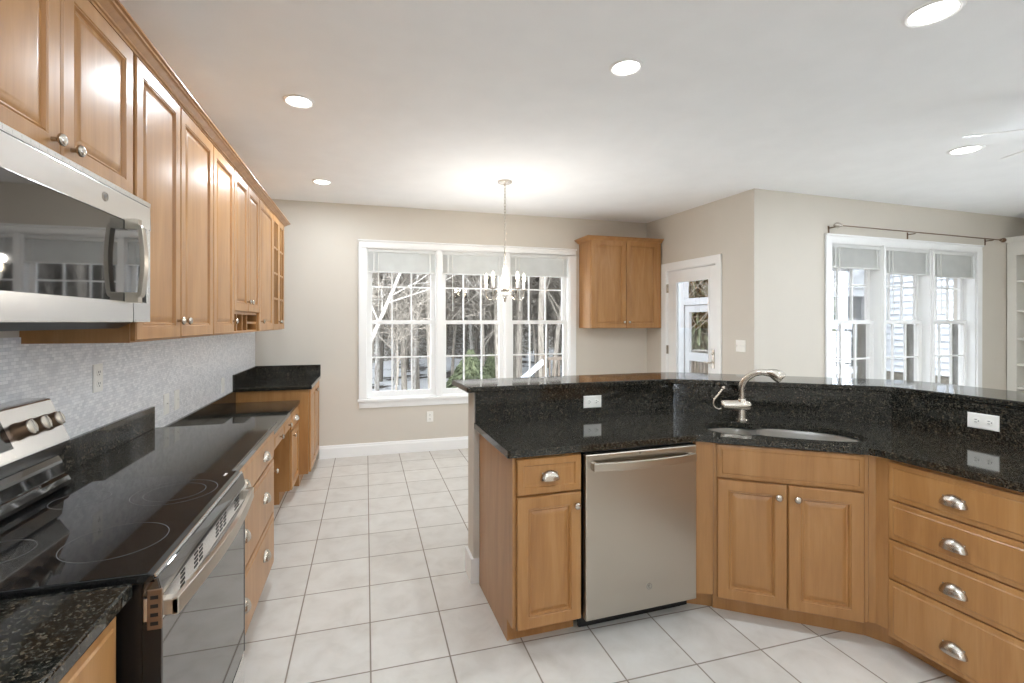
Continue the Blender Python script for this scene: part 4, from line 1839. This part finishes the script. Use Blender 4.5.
    m.build('porch_skirt', 'foundation', c)
    m = MB()
    y = HY
    m.prism([(9.30 - HX, 2.17 - HZ), (9.30 - HX, 2.33 - HZ), (10.74 - HX, 3.05 - HZ), (10.74 - HX, 2.86 - HZ)], 'y', 7.50 - y, 7.60 - y)
    m.prism([(9.40 - HX, 2.165 - HZ), (10.74 - HX, 2.165 - HZ), (10.74 - HX, 2.85 - HZ)], 'y', 7.66 - y, 7.72 - y)
    m.build('gable', 'porch_white', c)
    m = MB()
    m.prism([(9.24 - HX, 2.335 - HZ), (9.24 - HX, 2.40 - HZ), (10.74 - HX, 3.14 - HZ), (10.74 - HX, 3.06 - HZ)], 'y', 7.46 - y, 10.5 - y)
    m.build('roof', 'roof_grey', c)
    m = MB()
    m.tube([w3(*p) for p in ((9.36, 7.55, 2.18), (9.40, 7.58, 2.10), (9.60, 7.64, 1.98), (9.60, 7.64, .55), (9.64, 7.60, .44), (9.85, 7.55, .40))], .045, 8)
    m.build('downspout', 'siding_white', c, smooth=50)
    c2 = empty('yard_fence', (9.6, 10.9, -1.25), .05, 'weathered board fence behind the porch in the right-hand window', 'fence')
    m = MB()
    for k in range(30):
        m.box(k * .16, k * .16 + .13, 0, .03, 0, 1.95)
    m.build('boards', 'deck_wood', c2)
    m = MB()
    m.box(0, 4.8, -.05, 0, 1.5, 1.6)
    m.box(0, 4.8, -.05, 0, .4, .5)
    m.build('rail', 'deck_wood', c2)

    # white screen-porch frame outside the glass door
    PX = 5.4
    c = empty('screen_porch', (PX, 7.3, -.1), 0, 'white framed screen porch wall outside the glass door', 'porch')
    m = MB()

    def pb(y0, y1, z0, z1, x0=0, x1=.1):
        m.box(x0, x1, y0 - 7.3, y1 - 7.3, z0 + .1, z1 + .1)
    pb(7.19, 7.42, -.1, 2.7)
    pb(5.60, 5.74, -.1, 2.7)
    pb(5.74, 7.19, 2.5, 2.7)
    pb(5.74, 7.19, 1.745, 1.86)
    m.build('frame', 'porch_white', c)
    m = MB()
    pb(7.075, 7.185, -.08, 1.735, .02, .07)
    pb(6.20, 6.32, -.08, 1.735, .02, .07)
    pb(6.32, 7.075, 1.62, 1.735, .02, .07)
    pb(6.32, 7.075, .78, .92, .02, .07)
    pb(6.32, 7.075, -.08, .08, .02, .07)
    m.build('screen_door', 'porch_white', c)
    m = MB()
    for k in range(9):
        pb(6.36 + k * .08, 6.39 + k * .08, .08, .78, .03, .06)
    m.build('balusters', 'deck_wood', c)
    m = MB()
    pb(4.2, 8.6, -.16, -.101, -1.7, 2.2)
    m.build('deck', 'deck_wood', c)
    for i, (x, y, q) in enumerate(((6.3, 7.86, 1.0), (6.3, 7.48, .85))):
        m = MB()
        m.lathe([(0, 0), (.08 * q, 0), (.05 * q, .5), (.06 * q, .80), (.15 * q, .86), (.2 * q, 1.0), (.185 * q, 1.0), (.1 * q, .9), (0, .9)], 20)
        tag(m.build('stone_urn', 'stone', loc=(x, y, -.1), smooth=50), ('wider' if i == 0 else 'narrower') + ' pale stone urn on the porch beyond the glass door', 'urn', 'urns on the porch')


outdoors()
